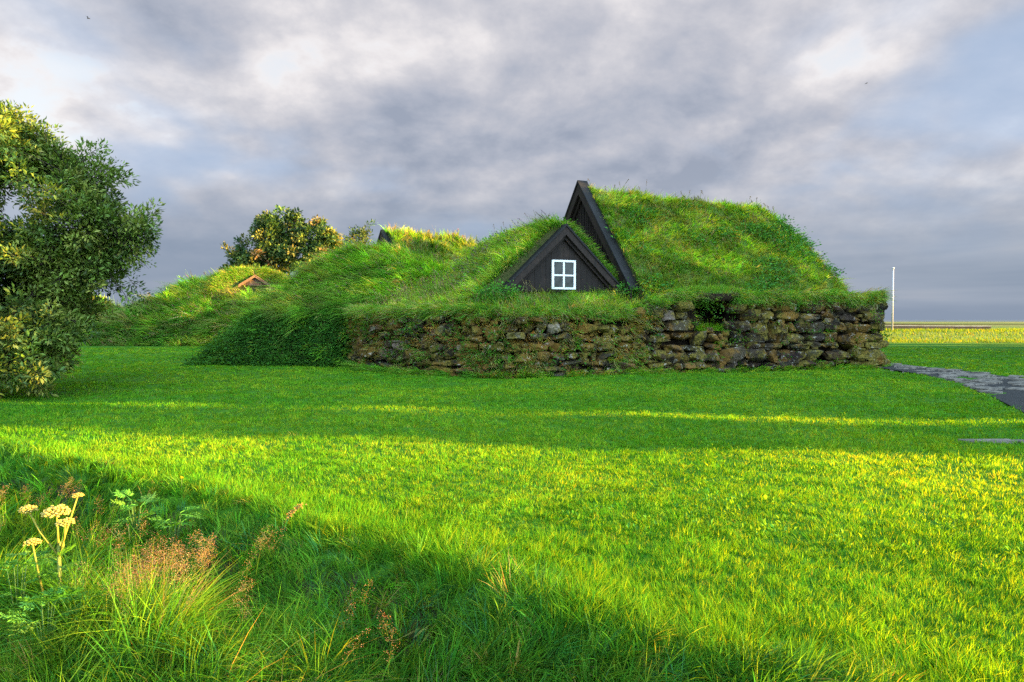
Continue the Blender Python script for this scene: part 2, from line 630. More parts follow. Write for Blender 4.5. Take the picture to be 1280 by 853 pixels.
M_POLE = simple_mat('pole_paint', (0.40, 0.39, 0.40), 0.35, 0.5)
M_GRAVEL = simple_mat('dark_gravel', (0.055, 0.053, 0.052), 0.95, 0.15, 34.0, 1.0, (0.020, 0.020, 0.020))
M_FLAG = simple_mat('flagstone', (0.205, 0.180, 0.150), 0.9, 0.15, 7.0, 0.8, (0.075, 0.070, 0.064))
M_COPING = simple_mat('concrete', (0.22, 0.21, 0.20), 0.9, 0.2, 1.2, 0.3, (0.15, 0.14, 0.13))
M_DARKWALL = simple_mat('dark_masonry', (0.045, 0.040, 0.038), 0.9, 0.2, 1.5, 0.3, (0.022, 0.020, 0.020))
M_SEA = simple_mat('sea_water', (0.030, 0.060, 0.095), 0.35, 0.4, 0.02, None, (0.040, 0.072, 0.108))
M_BIRD = simple_mat('bird_plumage', (0.03, 0.03, 0.035), 0.8, 0.2)

# ------------------------------------------------------------------ ground
EDGE0 = A([-6.4, 8.55]); ED_T = nrm(A([7.5, -5.55])); ED_N = A([ED_T[1], -ED_T[0]])   # ED_N points into the ditch


def ditch_s(x, y):
    s = (x - EDGE0[0]) * ED_N[0] + (y - EDGE0[1]) * ED_N[1]
    a = (x - EDGE0[0]) * ED_T[0] + (y - EDGE0[1]) * ED_T[1]
    return s + 0.22 * (fbm(a * 0.7, a * 0.0 + 3.0, 5.0, 3) - 0.5) + 0.17 * np.sin(np.clip(a / 9.4, 0, 1) * np.pi)


def G(x, y):
    x = np.asarray(x, float); y = np.asarray(y, float)
    r = np.hypot(x, y)
    z = 0.10 * (fbm(x * 0.10, y * 0.10, 1.0, 3) - 0.5) * sst(r, 6, 30) * (1 - sst(r, 60, 120))
    z = z + (0.05 * (fbm(x * 0.9, y * 0.9, 2.0, 2) - 0.5) + 0.10 * (fbm(x * 0.30 + y * 0.12, y * 0.75, 12.0, 3) - 0.5)) * (1 - sst(r, 30, 60))
    s = ditch_s(x, y)
    near = 1 - sst(r, 25, 45)
    z = z - near * 0.62 * sst(s, -0.08, 1.20) * (1 - 0.9 * sst(s, 2.6, 4.2))
    z = z + near * 0.14 * (fbm(x * 1.7, y * 1.7, 8.0, 3) - 0.5) * sst(s, 0.2, 1.0)
    # a grassy hummock out in the ditch, under the angelica
    ax, ay, bx, by = -3.5, 4.55, -1.25, 3.50
    tt = np.clip(((x - ax) * (bx - ax) + (y - ay) * (by - ay)) / ((bx - ax) ** 2 + (by - ay) ** 2), 0, 1)
    dd = np.hypot(x - ax - tt * (bx - ax), y - ay - tt * (by - ay))
    z = z + (0.38 - 0.12 * tt) * np.exp(-(dd / 0.34) ** 2)
    # dyke on the far right
    yb = y - 0.04 * (x - 20)
    z = z + (0.62 + 0.10 * (fbm(x * 0.12, y * 0.05, 4.0, 3) - 0.5)) * sst(yb, 50.5, 57.0) * (1 - sst(yb, 66, 78))
    z = z + 0.5 * (fbm(x * 0.012, y * 0.012, 6.0, 3) - 0.5) * sst(r, 90, 200)
    z = z - 9.0 * sst(y, 560, 900) - 9.0 * sst(np.abs(x), 2200, 2900)
    return z


def axis_pts(lo, hi, near, step, grow=1.09):
    pts = [0.0]; d = step
    while pts[-1] < hi:
        pts.append(pts[-1] + d)
        if pts[-1] > near:
            d *= grow
    neg = [0.0]; d = step
    while neg[-1] > lo:
        neg.append(neg[-1] - d)
        if neg[-1] < -near:
            d *= grow
    return A(sorted(set(neg[1:] + pts)))


def grid_faces(nx, ny):
    i = np.arange(nx - 1)[:, None] * ny + np.arange(ny - 1)[None]
    return np.stack([i, i + ny, i + ny + 1, i + 1], -1).reshape(-1, 4)


gx = axis_pts(-3000, 3000, 12, 0.12, 1.06); gy = axis_pts(-300, 1000, 14, 0.12, 1.05)
GX, GY = np.meshgrid(gx, gy, indexing='ij')
acc = Acc()
acc.add(np.stack([GX, GY, G(GX, GY)], -1).reshape(-1, 3), grid_faces(len(gx), len(gy)))
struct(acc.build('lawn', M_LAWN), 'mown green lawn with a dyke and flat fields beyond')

acc = Acc()
sx = np.linspace(-30000, 30000, 25); sy = np.concatenate([[500], np.linspace(900, 40000, 20)])
SX, SY = np.meshgrid(sx, sy, indexing='ij')
acc.add(np.stack([SX, SY, SX * 0 - 3.2], -1).reshape(-1, 3), grid_faces(len(sx), len(sy)))
struct(acc.build('sea', M_SEA), 'flat blue grey sea on the horizon')

# ------------------------------------------------------------------ path
acc = Acc()
left = A([(12.3, 23.4), (11.9, 19.6), (11.1, 16.6), (9.9, 14.0), (8.75, 11.6), (8.3, 10.6), (8.2, 9.8), (8.3, 9.2), (8.4, 8.8), (8.6, 8.2)])
rght = A([(13.6, 24.0), (14.15, 21.4), (13.9, 18.4), (13.6, 16.0), (13.2, 13.0), (12.8, 11.0), (12.4, 9.6), (12.2, 9.0), (12.1, 8.6), (12.0, 7.8)])
V = []
for a, b in zip(left, rght):
    for t in np.linspace(0, 1, 7):
        p = a * (1 - t) + b * t
        V.append((p[0], p[1], G(p[0], p[1]) + 0.012))
acc.add(V, grid_faces(len(left), 7))
path = struct(acc.build('path', M_GRAVEL), 'dark gravel path with grey flagstones beside the wall corner')
acc = Acc()
for row in np.arange(0, 5.6, 0.44):
    t = row / 5.6 * 2.9
    i = int(min(t, 2.99)); f = t - i
    a = left[i] * (1 - f) + left[i + 1] * f; b = rght[i] * (1 - f) + rght[i + 1] * f
    w = np.linalg.norm(b - a); u = -0.05 + RNG.uniform(0, 0.2)
    while u < w - 0.25:
        ln = RNG.uniform(0.35, 0.95)
        if RNG.random() < 0.86:
            c = a + (b - a) / w * (u + ln / 2)
            an0 = math.atan2(b[1] - a[1], b[0] - a[0]) + RNG.normal(0, 0.10)
            k = 7
            an = np.sort(RNG.uniform(0, 2 * np.pi, k) * 0.25 + np.arange(k) * 2 * np.pi / k)
            e = 0.42
            ox = np.sign(np.cos(an)) * np.abs(np.cos(an)) ** e * ln * 0.47; oy = np.sign(np.sin(an)) * np.abs(np.sin(an)) ** e * 0.20
            xx = c[0] + ox * math.cos(an0) - oy * math.sin(an0); yy = c[1] + ox * math.sin(an0) + oy * math.cos(an0)
            z0 = G(c[0], c[1]) + 0.02; h = RNG.uniform(0.015, 0.05)
            tl = RNG.normal(0, 0.02, 2)
            prism(acc, np.stack([xx, yy, z0 + 0 * xx - 0.05], 1), np.stack([xx, yy, z0 + h + tl[0] * ox + tl[1] * oy], 1))
        u += ln + RNG.uniform(0.02, 0.07)
for xs, ln in ((6.25, 0.34), (6.85, 0.24), (7.4, 0.28), (8.0, 0.3)):
    box(acc, (xs, 8.93 - 0.02 * (xs - 6), G(xs, 8.93) - 0.01), (A([1, 0.02, 0]), A([-0.02, 1, 0]), A([0, 0, 1])), (ln, 0.085, 0.045))
acc.build('flagstones', M_FLAG, path, smooth=False)

# ------------------------------------------------------------------ grass colours
LAWN_PAL = [(0.074, 0.265, 0.012), (0.112, 0.305, 0.014), (0.175, 0.335, 0.020), (0.050, 0.190, 0.011), (0.25, 0.30, 0.06)]
TURF_PAL = [(0.085, 0.285, 0.026), (0.130, 0.345, 0.032), (0.205, 0.385, 0.044), (0.058, 0.205, 0.028), (0.33, 0.36, 0.12), (0.29, 0.25, 0.13)]


def sector_points(N, dmin, dmax, half=0.84):
    d = np.exp(RNG.uniform(np.log(dmin), np.log(dmax), N))
    a = RNG.uniform(-half, half, N)
    return np.tan(a) * 0 + np.sin(a) * d, np.cos(a) * d, d


# footprints where no lawn grows are collected here as test functions
SOLID = []

# ------------------------------------------------------------------ mounds and turf roofs


class Mound:
    """turf body on a convex footprint; each edge has its own profile (step height, step width, slope)"""
    def __init__(self, poly, prof, cap, zb=-0.15, org=(0, 0), ang=0.0, k=0.45, kcap=0.45, rough=0.22, seed=1, rise=(0, 0), inset=0.0, cut=None):
        self.cut = cut
        self.p = A(poly, float); self.prof = prof; self.cap = cap; self.zb = zb
        self.o = A(org, float)
        self.U = A([math.cos(ang), math.sin(ang)]); self.Vv = A([-math.sin(ang), math.cos(ang)])
        self.k = k; self.kc = kcap; self.rough = rough; self.seed = seed; self.rise = rise; self.inset = inset
        area = 0
        for i in range(len(self.p)):
            a, b = self.p[i], self.p[(i + 1) % len(self.p)]
            area += a[0] * b[1] - a[1] * b[0]
        self.sgn = 1.0 if area > 0 else -1.0

    def loc(self, x, y):
        dx = x - self.o[0]; dy = y - self.o[1]
        return dx * self.U[0] + dy * self.U[1], dx * self.Vv[0] + dy * self.Vv[1]

    def wor(self, u, v):
        return self.o[0] + u * self.U[0] + v * self.Vv[0], self.o[1] + u * self.U[1] + v * self.Vv[1]

    def local_z(self, u, v):
        acc = 0.0; inside = np.full(np.shape(u), True)
        n = len(self.p); qmin = np.full(np.shape(u), 1e9)
        wob = 0.35 * (fbm(u * 0.5 + 31 * self.seed, v * 0.5, self.seed, 3) - 0.5) * (1 if self.rough > 0.1 else 0.3)
        for i in range(n):
            a, b = self.p[i], self.p[(i + 1) % n]
            t = nrm(b - a)
            q = ((u - a[0]) * -t[1] + (v - a[1]) * t[0]) * self.sgn - self.inset
            pr = self.prof[i]
            if pr is None:          # a clean vertical cut: a gable
                inside &= q >= -1e-6
                continue
            q = q + wob
            inside &= q > 0
            qmin = np.minimum(qmin, q)
            h0, w0, sl = pr
            f = h0 * sst(q, 0, w0) + sl * np.maximum(q - w0 * 0.5, 0)
            acc = acc + np.exp(-f / self.k)
        z = -self.k * np.log(np.maximum(acc, 1e-280))
        zc = self.cap + self.rise[0] * u + self.rise[1] * v - self.zb
        z = zc - self.kc * np.logaddexp(0, (zc - z) / self.kc) + self.kc * 0.0
        z = np.maximum(z, -0.05) + self.rough * (fbm(u * 0.9 + 7 * self.seed, v * 0.9, self.seed + 3, 4) - 0.5) * 2 * sst(qmin, 0, 0.6)
        z = self.zb + z
        if self.cut is not None:
            x, y = self.wor(u, v)
            z = np.where(self.cut(x, y), np.minimum(z, 1.24), z)
        return z, inside

    def z(self, x, y):
        u, v = self.loc(np.asarray(x, float), np.asarray(y, float))
        z, ins = self.local_z(u, v)
        return np.where(ins, z, -9.0)

    def mesh(self, res=0.22):
        u0, v0 = self.p.min(0); u1, v1 = self.p.max(0)
        nu = int((u1 - u0) / res) + 2; nv = int((v1 - v0) / res) + 2
        us = np.linspace(u0, u1, nu); vs = np.linspace(v0, v1, nv)
        Ug, Vg = np.meshgrid(us, vs, indexing='ij')
        z, ins = self.local_z(Ug, Vg)
        z = np.where(ins, z, self.zb - 0.05)
        x, y = self.wor(Ug, Vg)
        V = np.stack([x, y, z], -1).reshape(-1, 3)
        Q = grid_faces(nu, nv)
        keep = ins.reshape(-1)[Q].any(1)
        Q = Q[keep]
        acc = Acc()
        acc.add(V, Q)
        # close the cut sides down to the base
        for i, pr in enumerate(self.prof):
            if pr is None:
                a, b = self.p[i], self.p[(i + 1) % len(self.p)]
                if abs(a[0] - b[0]) < 1e-6:
                    ii = 0 if abs(a[0] - u0) < 1e-6 else nu - 1
                    idx = [ii * nv + j for j in range(nv)]
                else:
                    jj = 0 if abs(a[1] - v0) < 1e-6 else nv - 1
                    idx = [i2 * nv + jj for i2 in range(nu)]
                top = V[idx]; bot = top.copy(); bot[:, 2] = self.zb - 0.05
                m = len(idx)
                acc.add(np.concatenate([top, bot]), [(q, q + 1, m + q + 1, m + q) for q in range(m - 1)])
        self.V = V; self.Q = Q
        return acc

    def sample(self, N, lod=2.0, minz=None):
        """random surface points, denser where nearer and facing the camera"""
        a = self.V[self.Q[:, 0]]; b = self.V[self.Q[:, 1]]; c = self.V[self.Q[:, 2]]; d = self.V[self.Q[:, 3]]
        n = np.cross(c - a, d - b) * 0.5
        ar = np.linalg.norm(n, axis=1); nn = n / np.maximum(ar, 1e-9)[:, None]
        nn = nn * np.sign(nn[:, 2:3] + 1e-9)
        ce = (a + b + c + d) / 4
        dv = EYE - ce; dist = np.linalg.norm(dv, axis=1)
        face = (nn * dv).sum(1) / dist
        w = ar / dist ** lod * np.where(face > -0.12, 1.0, 0.22)
        i = RNG.choice(len(ar), N, p=w / w.sum())
        s = RNG.random((N, 1)); t = RNG.random((N, 1))
        P = (a[i] * (1 - s) + b[i] * s) * (1 - t) + (d[i] * (1 - s) + c[i] * s) * t
        return P, nn[i], np.linalg.norm(P - EYE, axis=1)


BRIGHT = [tuple(v * f for v, f in zip(c, (1.35, 1.30, 1.25))) for c in TURF_PAL]


def turf_grass(acc, m, N, L=(0.18, 0.42), W=0.011, pal=TURF_PAL, wts=(5, 5, 3, 3, 1.0, 0.6), wind=(-0.25, -0.1, 0), down=0.8, segs=3, clump=0.8, patch=True, ruff=0.45, keep=None, sw=0.35, dry=0.38):
    per = 9
    P, Nn, d = m.sample(N // per)
    if keep is not None:
        q = keep(P)
        P, Nn, d = P[q], Nn[q], d[q]
    M = len(P)
    tl = RNG.uniform(0.55, 1.35, M); tc = pick(M, pal, wts, 0.28); td = RNG.normal(0, ruff, (M, 3)) * A([1, 1, 0.3]); tw = RNG.uniform(0.6, 1.7, M)
    ix = np.repeat(np.arange(M), per)
    N = len(ix)
    oo = RNG.normal(0, 0.045, (N, 3))
    P = P[ix] + oo - Nn[ix] * (oo * Nn[ix]).sum(1, keepdims=True)
    Nn = Nn[ix]; d = d[ix]
    f1 = fbm(P[:, 0] * clump, (P[:, 1] + P[:, 2]) * clump, 21 + m.seed, 4)
    f2 = fbm(P[:, 0] * 2.6, (P[:, 1] + 1.3 * P[:, 2]) * 2.6, 33 + m.seed, 3)
    ln = RNG.uniform(L[0], L[1], N) * (0.55 + 0.9 * f2) * tl[ix] * (np.where(P[:, 2] < 1.7, 0.55, 1.0) if m.seed == 6 else 1.0)
    downv = Nn.copy(); downv[:, 2] = 0            # horizontal, pointing downhill
    g = nrm(downv) * np.linalg.norm(downv, axis=1, keepdims=True)
    swirl = np.stack([np.cos(f1 * 9), np.sin(f1 * 9), 0 * f1], 1) * sw
    lean = g * down + A(wind) + swirl + td[ix] + oo * 5.0 + RNG.normal(0, ruff * 0.35, (N, 3)) * A([1, 1, 0.3])
    lean[:, 2] -= 0.5 * np.linalg.norm(downv, axis=1) * down
    up = nrm(Nn * 0.45 + A([0, 0, 0.75]))
    C = tc[ix] * np.exp(RNG.normal(0, 0.10, (N, 1)))
    if patch:
        t = sst(f1, 0.40, 0.62)[:, None]
        C = C * (0.62 + 0.68 * t) * np.concatenate([1 + 0.30 * t, 1 + 0 * t, 1 - 0.2 * t], 1)
    q = (sst(fbm(P[:, 0] * 1.3, (P[:, 1] + 1.4 * P[:, 2]) * 1.3, 45 + m.seed, 4), 0.52, 0.66) * dry)[:, None]
    C = C * (1 - q) + A([0.30, 0.27, 0.10]) * RNG.uniform(0.7, 1.2, (N, 1)) * q
    wd = W * np.maximum(1.0, d / 14.0) * RNG.uniform(0.7, 1.3, N) * tw[ix]
    blades(acc, P - Nn * 0.03, up, lean, ln, wd, C, segs, 0.28)


def herbs(acc, P, Nn, size=0.09, n=14, spread=0.16, pal=((0.065, 0.225, 0.030), (0.100, 0.300, 0.040), (0.045, 0.160, 0.030)), wts=(2, 2, 1), hgt=0.12):
    """little leafy plants at the points P"""
    M = len(P)
    idx = np.repeat(np.arange(M), n)
    o = RNG.normal(0, 1, (M * n, 3)) * A([spread, spread, hgt * 0.5])
    Q = P[idx] + o + Nn[idx] * RNG.uniform(0.3, 1.2, (M * n, 1)) * hgt
    D = nrm(o + Nn[idx] * 0.1 + RNG.normal(0, 0.05, (M * n, 3)))
    N2 = nrm(Nn[idx] * 0.8 + A([0, 0, 0.5]) + RNG.normal(0, 0.35, (M * n, 3)))
    C = pick(M, pal, wts, 0.15)[idx] * np.exp(RNG.normal(0, 0.15, (M * n, 1)))
    s = size * RNG.uniform(0.6, 1.3, M * n)
    leaves(acc, Q, D, N2, s, s * 0.6, C)


def stalks(acc, P, up, lean, L, C1, C2, dist, head=0.10):
    """thin flowering grass stalks with a feathery seed head"""
    N = len(P)
    W = 0.0026 * np.maximum(1.0, dist / 5.0)
    blades(acc, P, up, lean, L, W * 1.3, C1, 4, 0.25)
    lm = np.linalg.norm(lean, axis=1)
    k = 16
    for j in range(k):
        t = 1.0 - RNG.uniform(0, 1, N) * head / 0.35
        c = P + L[:, None] * (up * (t - 0.25 * lm * t * t)[:, None] + lean * (t ** 1.6)[:, None])
        dd = nrm(RNG.normal(0, 1, (N, 3)) + up * 1.2)
        s = RNG.uniform(0.010, 0.026, N) * np.maximum(1.0, dist / 14.0)
        leaves(acc, c, dd, rand_dirs(N), s, W * 1.7, C2 * np.exp(RNG.normal(0, 0.2, (N, 1))))


def P3(px, d, z):
    return A([(px - 640) / FPX * d, d, z])


# ---- platform banks behind the stone walls
WALL = A([(-5.7, 24.2), (-4.3, 21.7), (-2.8, 20.1), (-0.9, 18.95), (0.9, 19.1), (2.8, 19.7), (4.35, 20.3), (5.9, 20.95), (8.3, 21.75), (12.35, 22.85)])
wl_poly = [tuple(p) for p in WALL[:7]] + [(4.9, 20.6), (4.6, 27.5), (-5.0, 28.5)]
low_bank = Mound(wl_poly, [(1.82, 0.12, 0.40)] * 7 + [(3.5, 0.1, 1), (3.5, 0.1, 1), (3.5, 0.1, 1)], 2.84, zb=-0.05, k=0.10, kcap=0.12, rough=0.08, seed=2, inset=0.22)
hi_poly = [(4.35, 20.3), (5.9, 20.95), (8.3, 21.75), (12.35, 22.85), (12.75, 25.0), (12.0, 30.0), (3.0, 31.0), (3.6, 23.0)]
high_bank = Mound(hi_poly, [(2.34, 0.10, 0.30)] * 5 + [(2.4, 0.2, 0.5), (3.5, 0.1, 1), (2.34, 0.3, 0.4)], 2.9, zb=-0.05, k=0.09, kcap=0.12, rough=0.08, seed=3, inset=0.24, cut=lambda x, y: (x > 5.80) & (x < 6.95) & (y < 23.0))
o = low_bank.mesh(0.12).build('earth_bank', M_EARTH); struct(o, 'earth bank behind the low stone wall')
o = high_bank.mesh(0.12).build('earth_bank', M_EARTH); struct(o, 'earth bank behind the tall stone wall')

# ---- the houses
ANG_BIG = math.atan2(0.375, 0.927)
O_BIG = A([2.50, 25.05])         # below the gable peak
O_SML = A([1.66, 21.50])


def house_frame(org, ang):
    U = A([math.cos(ang), math.sin(ang), 0]); V = A([-math.sin(ang), math.cos(ang), 0])

    def at(u, v, z):
        return A([org[0], org[1], 0]) + U * u + V * v + A([0, 0, z])
    return U, V, at


def gable(root, at, half, z0, zr, eave_drop, bw, u_face, thick=0.05, wood=M_DARKWOOD, barge=M_BARGE, verge=M_VERGE, batten=True, inner=True, verge_w=0.30, board=0.17, curve=0.0, lip=0.10):
    """boarded gable with two bargeboards in the plane u = u_face (u grows into the house)"""
    sl = (zr - z0) / half
    acc = Acc()
    v = -half
    while v < half - 0.02:
        v2 = min(v + board * RNG.uniform(0.85, 1.15), half)
        if v < 0 < v2:
            v2 = 0.0
        zt = lambda q: zr - 0.12 - sl * abs(q)
        zb = z0 - eave_drop
        du = RNG.uniform(-0.006, 0.006)
        ca = max(zt(v), zb + 0.01); cb = max(zt(v2 - 0.008), zb + 0.01)
        fr = [at(u_face + 0.22 + du, v, zb), at(u_face + 0.22 + du, v2 - 0.008, zb), at(u_face + 0.22 + du, v2 - 0.008, cb), at(u_face + 0.22 + du, v, ca)]
        bk = [at(u_face + 0.26 + du, v, zb), at(u_face + 0.26 + du, v2 - 0.008, zb), at(u_face + 0.26 + du, v2 - 0.008, cb), at(u_face + 0.26 + du, v, ca)]
        prism(acc, fr, bk, A([1, 1, 1]) * RNG.uniform(0.38, 0.62))
        if batten and abs(v) < half * 0.9:
            w = 0.022
            fr = [at(u_face + 0.19, v - w, zb), at(u_face + 0.19, v + w, zb), at(u_face + 0.19, v + w, ca - 0.03), at(u_face + 0.19, v - w, ca - 0.03)]
            bk = [p + (at(0.026, 0, 0) - at(0, 0, 0)) for p in fr]
            prism(acc, fr, bk, A([1, 1, 1]) * RNG.uniform(0.38, 0.62))
        v = v2
    acc.build('gable_wall', wood, root, smooth=False)
    for s in (-1, 1):
        acc = Acc()

        def strip(off0, off1, ua, ub, col, hf=half):
            # a board between two lines parallel to the slope, off below the roof line, measured vertically
            lo = z0 - eave_drop
            ve0 = s * (hf + eave_drop / sl)
            fr = [at(ua, 0, zr - off0), at(ua, ve0, lo - off0), at(ua, ve0, lo - off1), at(ua, 0, zr - off1)]
            bk = [at(ub, 0, zr - off0), at(ub, ve0, lo - off0), at(ub, ve0, lo - off1), at(ub, 0, zr - off1)]
            prism(acc, fr, bk, A([1, 1, 1]) * col)
        bv = bw * math.sqrt(1 + sl * sl)
        strip(0.0, bv, u_face + 0.001 * s, u_face + 0.045, 0.5)
        if inner:
            strip(bv * 1.02, bv * 1.42, u_face + 0.12 + 0.001 * s, u_face + 0.185, 0.40)
            strip(bv * 0.9, bv * 1.03, u_face + 0.045, u_face + 0.19, 0.3)
        acc.build('bargeboard', barge, root, smooth=False)
        acc = Acc()
        strip(-lip, 0.03, u_face - 0.035 + 0.001 * s, u_face + verge_w, 0.5)
        acc.build('verge_board', verge, root, smooth=False)


def fringe(acc, m, at, half, u0, N, L, pal=TURF_PAL, wts=(4, 5, 4, 2, 2, 1), over=0.5, spread=0.10):
    """grass hanging over the gable end of a turf roof"""
    v = RNG.uniform(-half, half, N)
    u = u0 + np.abs(RNG.normal(0, 0.05, N))
    z, _ = m.local_z(u0 + 0.02 + 0 * v, v)
    z = z - np.abs(RNG.normal(0, spread, N))
    P = at(0, 0, 0) + (at(1, 0, 0) - at(0, 0, 0)) * u[:, None] + (at(0, 1, 0) - at(0, 0, 0)) * v[:, None] + A([0, 0, 1]) * z[:, None]
    fw = at(-1, 0, 0) - at(0, 0, 0)
    sd = (at(0, 1, 0) - at(0, 0, 0)) * np.sign(v)[:, None]
    lean = fw * RNG.uniform(0.0, over, (N, 1)) + sd * RNG.uniform(0.1, 0.8, (N, 1)) + RNG.normal(0, 0.2, (N, 3)) + A([0, 0, -0.4])
    blades(acc, P, nrm(fw * 0.15 + sd * 0.25 + A([0, 0, 0.7])), lean, RNG.uniform(L[0], L[1], N), 0.011 * max(1.0, np.linalg.norm(P[0]) / 14), pick(N, pal, wts), 3, 0.3)


# big house ---------------------------------------------------------------
big = thing('turf_house', (O_BIG[0], O_BIG[1], 2.2), 'tallest turf house, long green grass roof and steep black gable rising behind the stone wall', 'turf house', 'turf houses of the farm')
U, Vx, atB = house_frame(O_BIG, ANG_BIG)
gable(big, atB, 3.30, 2.92, 6.62, 0.35, 0.29, -0.10, verge_w=0.36, lip=0.06)
roofB = Mound([(0.22, -4.15), (9.5, -4.15), (9.5, 4.15), (0.22, 4.15)], [(0.42, 0.25, 1.02), (1.8, 0.9, 3.0), (0.42, 0.25, 1.02), None], 6.40, zb=2.05, org=O_BIG, ang=ANG_BIG, k=0.16, kcap=0.16, rough=0.15, seed=4, rise=(-0.028, 0))
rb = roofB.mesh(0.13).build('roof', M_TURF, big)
acc = Acc()
turf_grass(acc, roofB, 66000, (0.10, 0.26), 0.011, wind=(-0.12, -0.02, 0), down=0.8, clump=0.55, pal=[tuple(v * f for v, f in zip(c, (1.30, 1.18, 1.1))) for c in TURF_PAL], wts=(4, 6, 6, 1.5, 1.5, 0.6))
P, Nn, d = roofB.sample(5200)
kk = fbm(P[:, 0] * 0.9, (P[:, 1] + P[:, 2]) * 0.9, 71, 3) > 0.61
herbs(acc, P[kk], Nn[kk], 0.10, 9, 0.15, pal=((0.055, 0.20, 0.04), (0.09, 0.28, 0.05), (0.04, 0.13, 0.03)))
P, Nn, d = roofB.sample(350)
stalks(acc, P, A([0, 0, 1.0]), RNG.normal(0, 0.3, (len(P), 3)) + A([-0.2, 0, 0]), RNG.uniform(0.25, 0.5, len(P)), pick(len(P), [(0.16, 0.17, 0.06)], [1]), pick(len(P), [(0.23, 0.17, 0.09)], [1]), d)
fringe(acc, roofB, atB, 3.9, 0.22, 2600, (0.10, 0.24), over=0.3)
g = acc.build('grass', M_TGRASS, rb); g['kind'] = 'stuff'

# small house -------------------------------------------------------------
sml = thing('turf_house', (O_SML[0], O_SML[1], 2.3), 'small turf house with a white four paned window in its dark boarded gable', 'turf house', 'turf houses of the farm')
ANG_SML = ANG_BIG + math.pi / 2
U2, V2, atS = house_frame(O_SML, ANG_SML)       # u runs back, v runs LEFT
gable(sml, atS, 1.90, 2.73, 4.55, 0.25, 0.21, -0.10, batten=False, verge_w=0.30, board=0.21, lip=0.05)
roofS = Mound([(0.19, -2.75), (9.5, -2.75), (9.5, 2.95), (0.19, 2.95)], [(0.30, 0.2, 0.96), (0.8, 1.2, 0.8), (0.30, 0.2, 0.90), None], 4.68, zb=2.05, org=O_SML, ang=ANG_SML, k=0.20, kcap=0.18, rough=0.12, seed=5, rise=(0.105, 0))
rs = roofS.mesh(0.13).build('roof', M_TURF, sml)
acc = Acc()
turf_grass(acc, roofS, 56000, (0.16, 0.36), 0.011, pal=BRIGHT, wind=(-0.35, -0.1, 0), down=0.8, wts=(4, 5, 4, 3, 1.2, 1.2))
P, Nn, d = roofS.sample(1500)
kk = fbm(P[:, 0] * 0.9, (P[:, 1] + P[:, 2]) * 0.9, 72, 3) > 0.55
herbs(acc, P[kk], Nn[kk], 0.10, 9, 0.13)
P, Nn, d = roofS.sample(420)
stalks(acc, P, A([0, 0, 1.0]), RNG.normal(0, 0.25, (len(P), 3)) + A([-0.35, 0, 0]), RNG.uniform(0.3, 0.55, len(P)), pick(len(P), [(0.16, 0.17, 0.06)], [1]), pick(len(P), [(0.20, 0.15, 0.13), (0.16, 0.13, 0.20)], [2, 1]), d)
fringe(acc, roofS, atS, 2.6, 0.19, 4200, (0.14, 0.34), over=0.7)
g = acc.build('grass', M_TGRASS, rs); g['kind'] = 'stuff'
# window: white frame with four panes
w_u = 0.10                                          # front of the boards is at u = 0.12 - 0.006
win = Acc()
hw, zt_, zb_, zm_ = 0.41, 3.48, 2.56, 3.00
axs = (U2, V2, A([0, 0, 1]))
for v in (-hw + 0.03, hw - 0.03):
    box(win, atS(w_u - 0.015, v, (zt_ + zb_) / 2), axs, (0.03, 0.035, (zt_ - zb_) / 2))
for z in (zt_ - 0.032, zb_ + 0.032):
    box(win, atS(w_u - 0.0135, 0, z), axs, (0.03, hw - 0.0655, 0.032))
box(win, atS(w_u - 0.010, 0, (zt_ + zb_) / 2), axs, (0.026, 0.030, (zt_ - zb_) / 2 - 0.065))
for s in (-1, 1):
    box(win, atS(w_u - 0.010, s * (hw + 0.03 - 0.065) / 2 , zm_), axs, (0.024, (hw - 0.065 - 0.031) / 2, 0.026))
wf = win.build('window', M_WHITE, sml, smooth=False)
pn = Acc()
box(pn, atS(w_u - 0.004, 0, (zt_ + zb_) / 2), axs, (0.006, hw - 0.05, (zt_ - zb_) / 2 - 0.05))
pn.build('pane', M_GLASS, wf, smooth=False)

# centre mound house --------------------------------------------------------
M1 = Mound([(-11.3, 24.0), (0.9, 23.8), (1.5, 36.5), (-13.0, 36.5)], [(1.75, 0.75, 0.70), (1, 0.8, 0.8), (1, 0.8, 0.8), (0.25, 0.5, 0.98)], 3.68, zb=-0.12, k=0.35, kcap=0.28, rough=0.22, seed=6, rise=(-0.15, 0.0))
cm = thing('turf_house', (-7, 29, 0), 'turf house hidden under a broad grassy mound left of the windowed gable', 'turf house', 'turf houses of the farm')
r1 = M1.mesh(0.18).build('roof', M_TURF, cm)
acc = Acc()
turf_grass(acc, M1, 80000, (0.32, 0.62), 0.0125, pal=BRIGHT, wind=(-0.80, -0.32, -0.15), down=1.1, clump=0.6, ruff=0.17, sw=0.20, dry=0.42, wts=(6, 4, 1.5, 5, 0.5, 0.7), keep=lambda P: (P[:, 2] > 1.65) | (RNG.random(len(P)) < 0.16))
P, Nn, d = M1.sample(17000)
kk = (P[:, 2] < 1.75) & (P[:, 1] < 26.5)
herbs(acc, P[kk], Nn[kk], 0.095, 11, 0.14, pal=((0.040, 0.140, 0.022), (0.065, 0.20, 0.028), (0.026, 0.09, 0.018)), hgt=0.14)
P, Nn, d = M1.sample(500)
P, Nn, d = P[P[:, 2] > 1.5], Nn[P[:, 2] > 1.5], d[P[:, 2] > 1.5]
stalks(acc, P, A([0, 0, 1.0]), RNG.normal(0, 0.2, (len(P), 3)) + A([-0.55, -0.2, 0]), RNG.uniform(0.35, 0.65, len(P)), pick(len(P), [(0.17, 0.16, 0.07)], [1]), pick(len(P), [(0.22, 0.17, 0.11), (0.20, 0.14, 0.12)], [2, 1]), d)
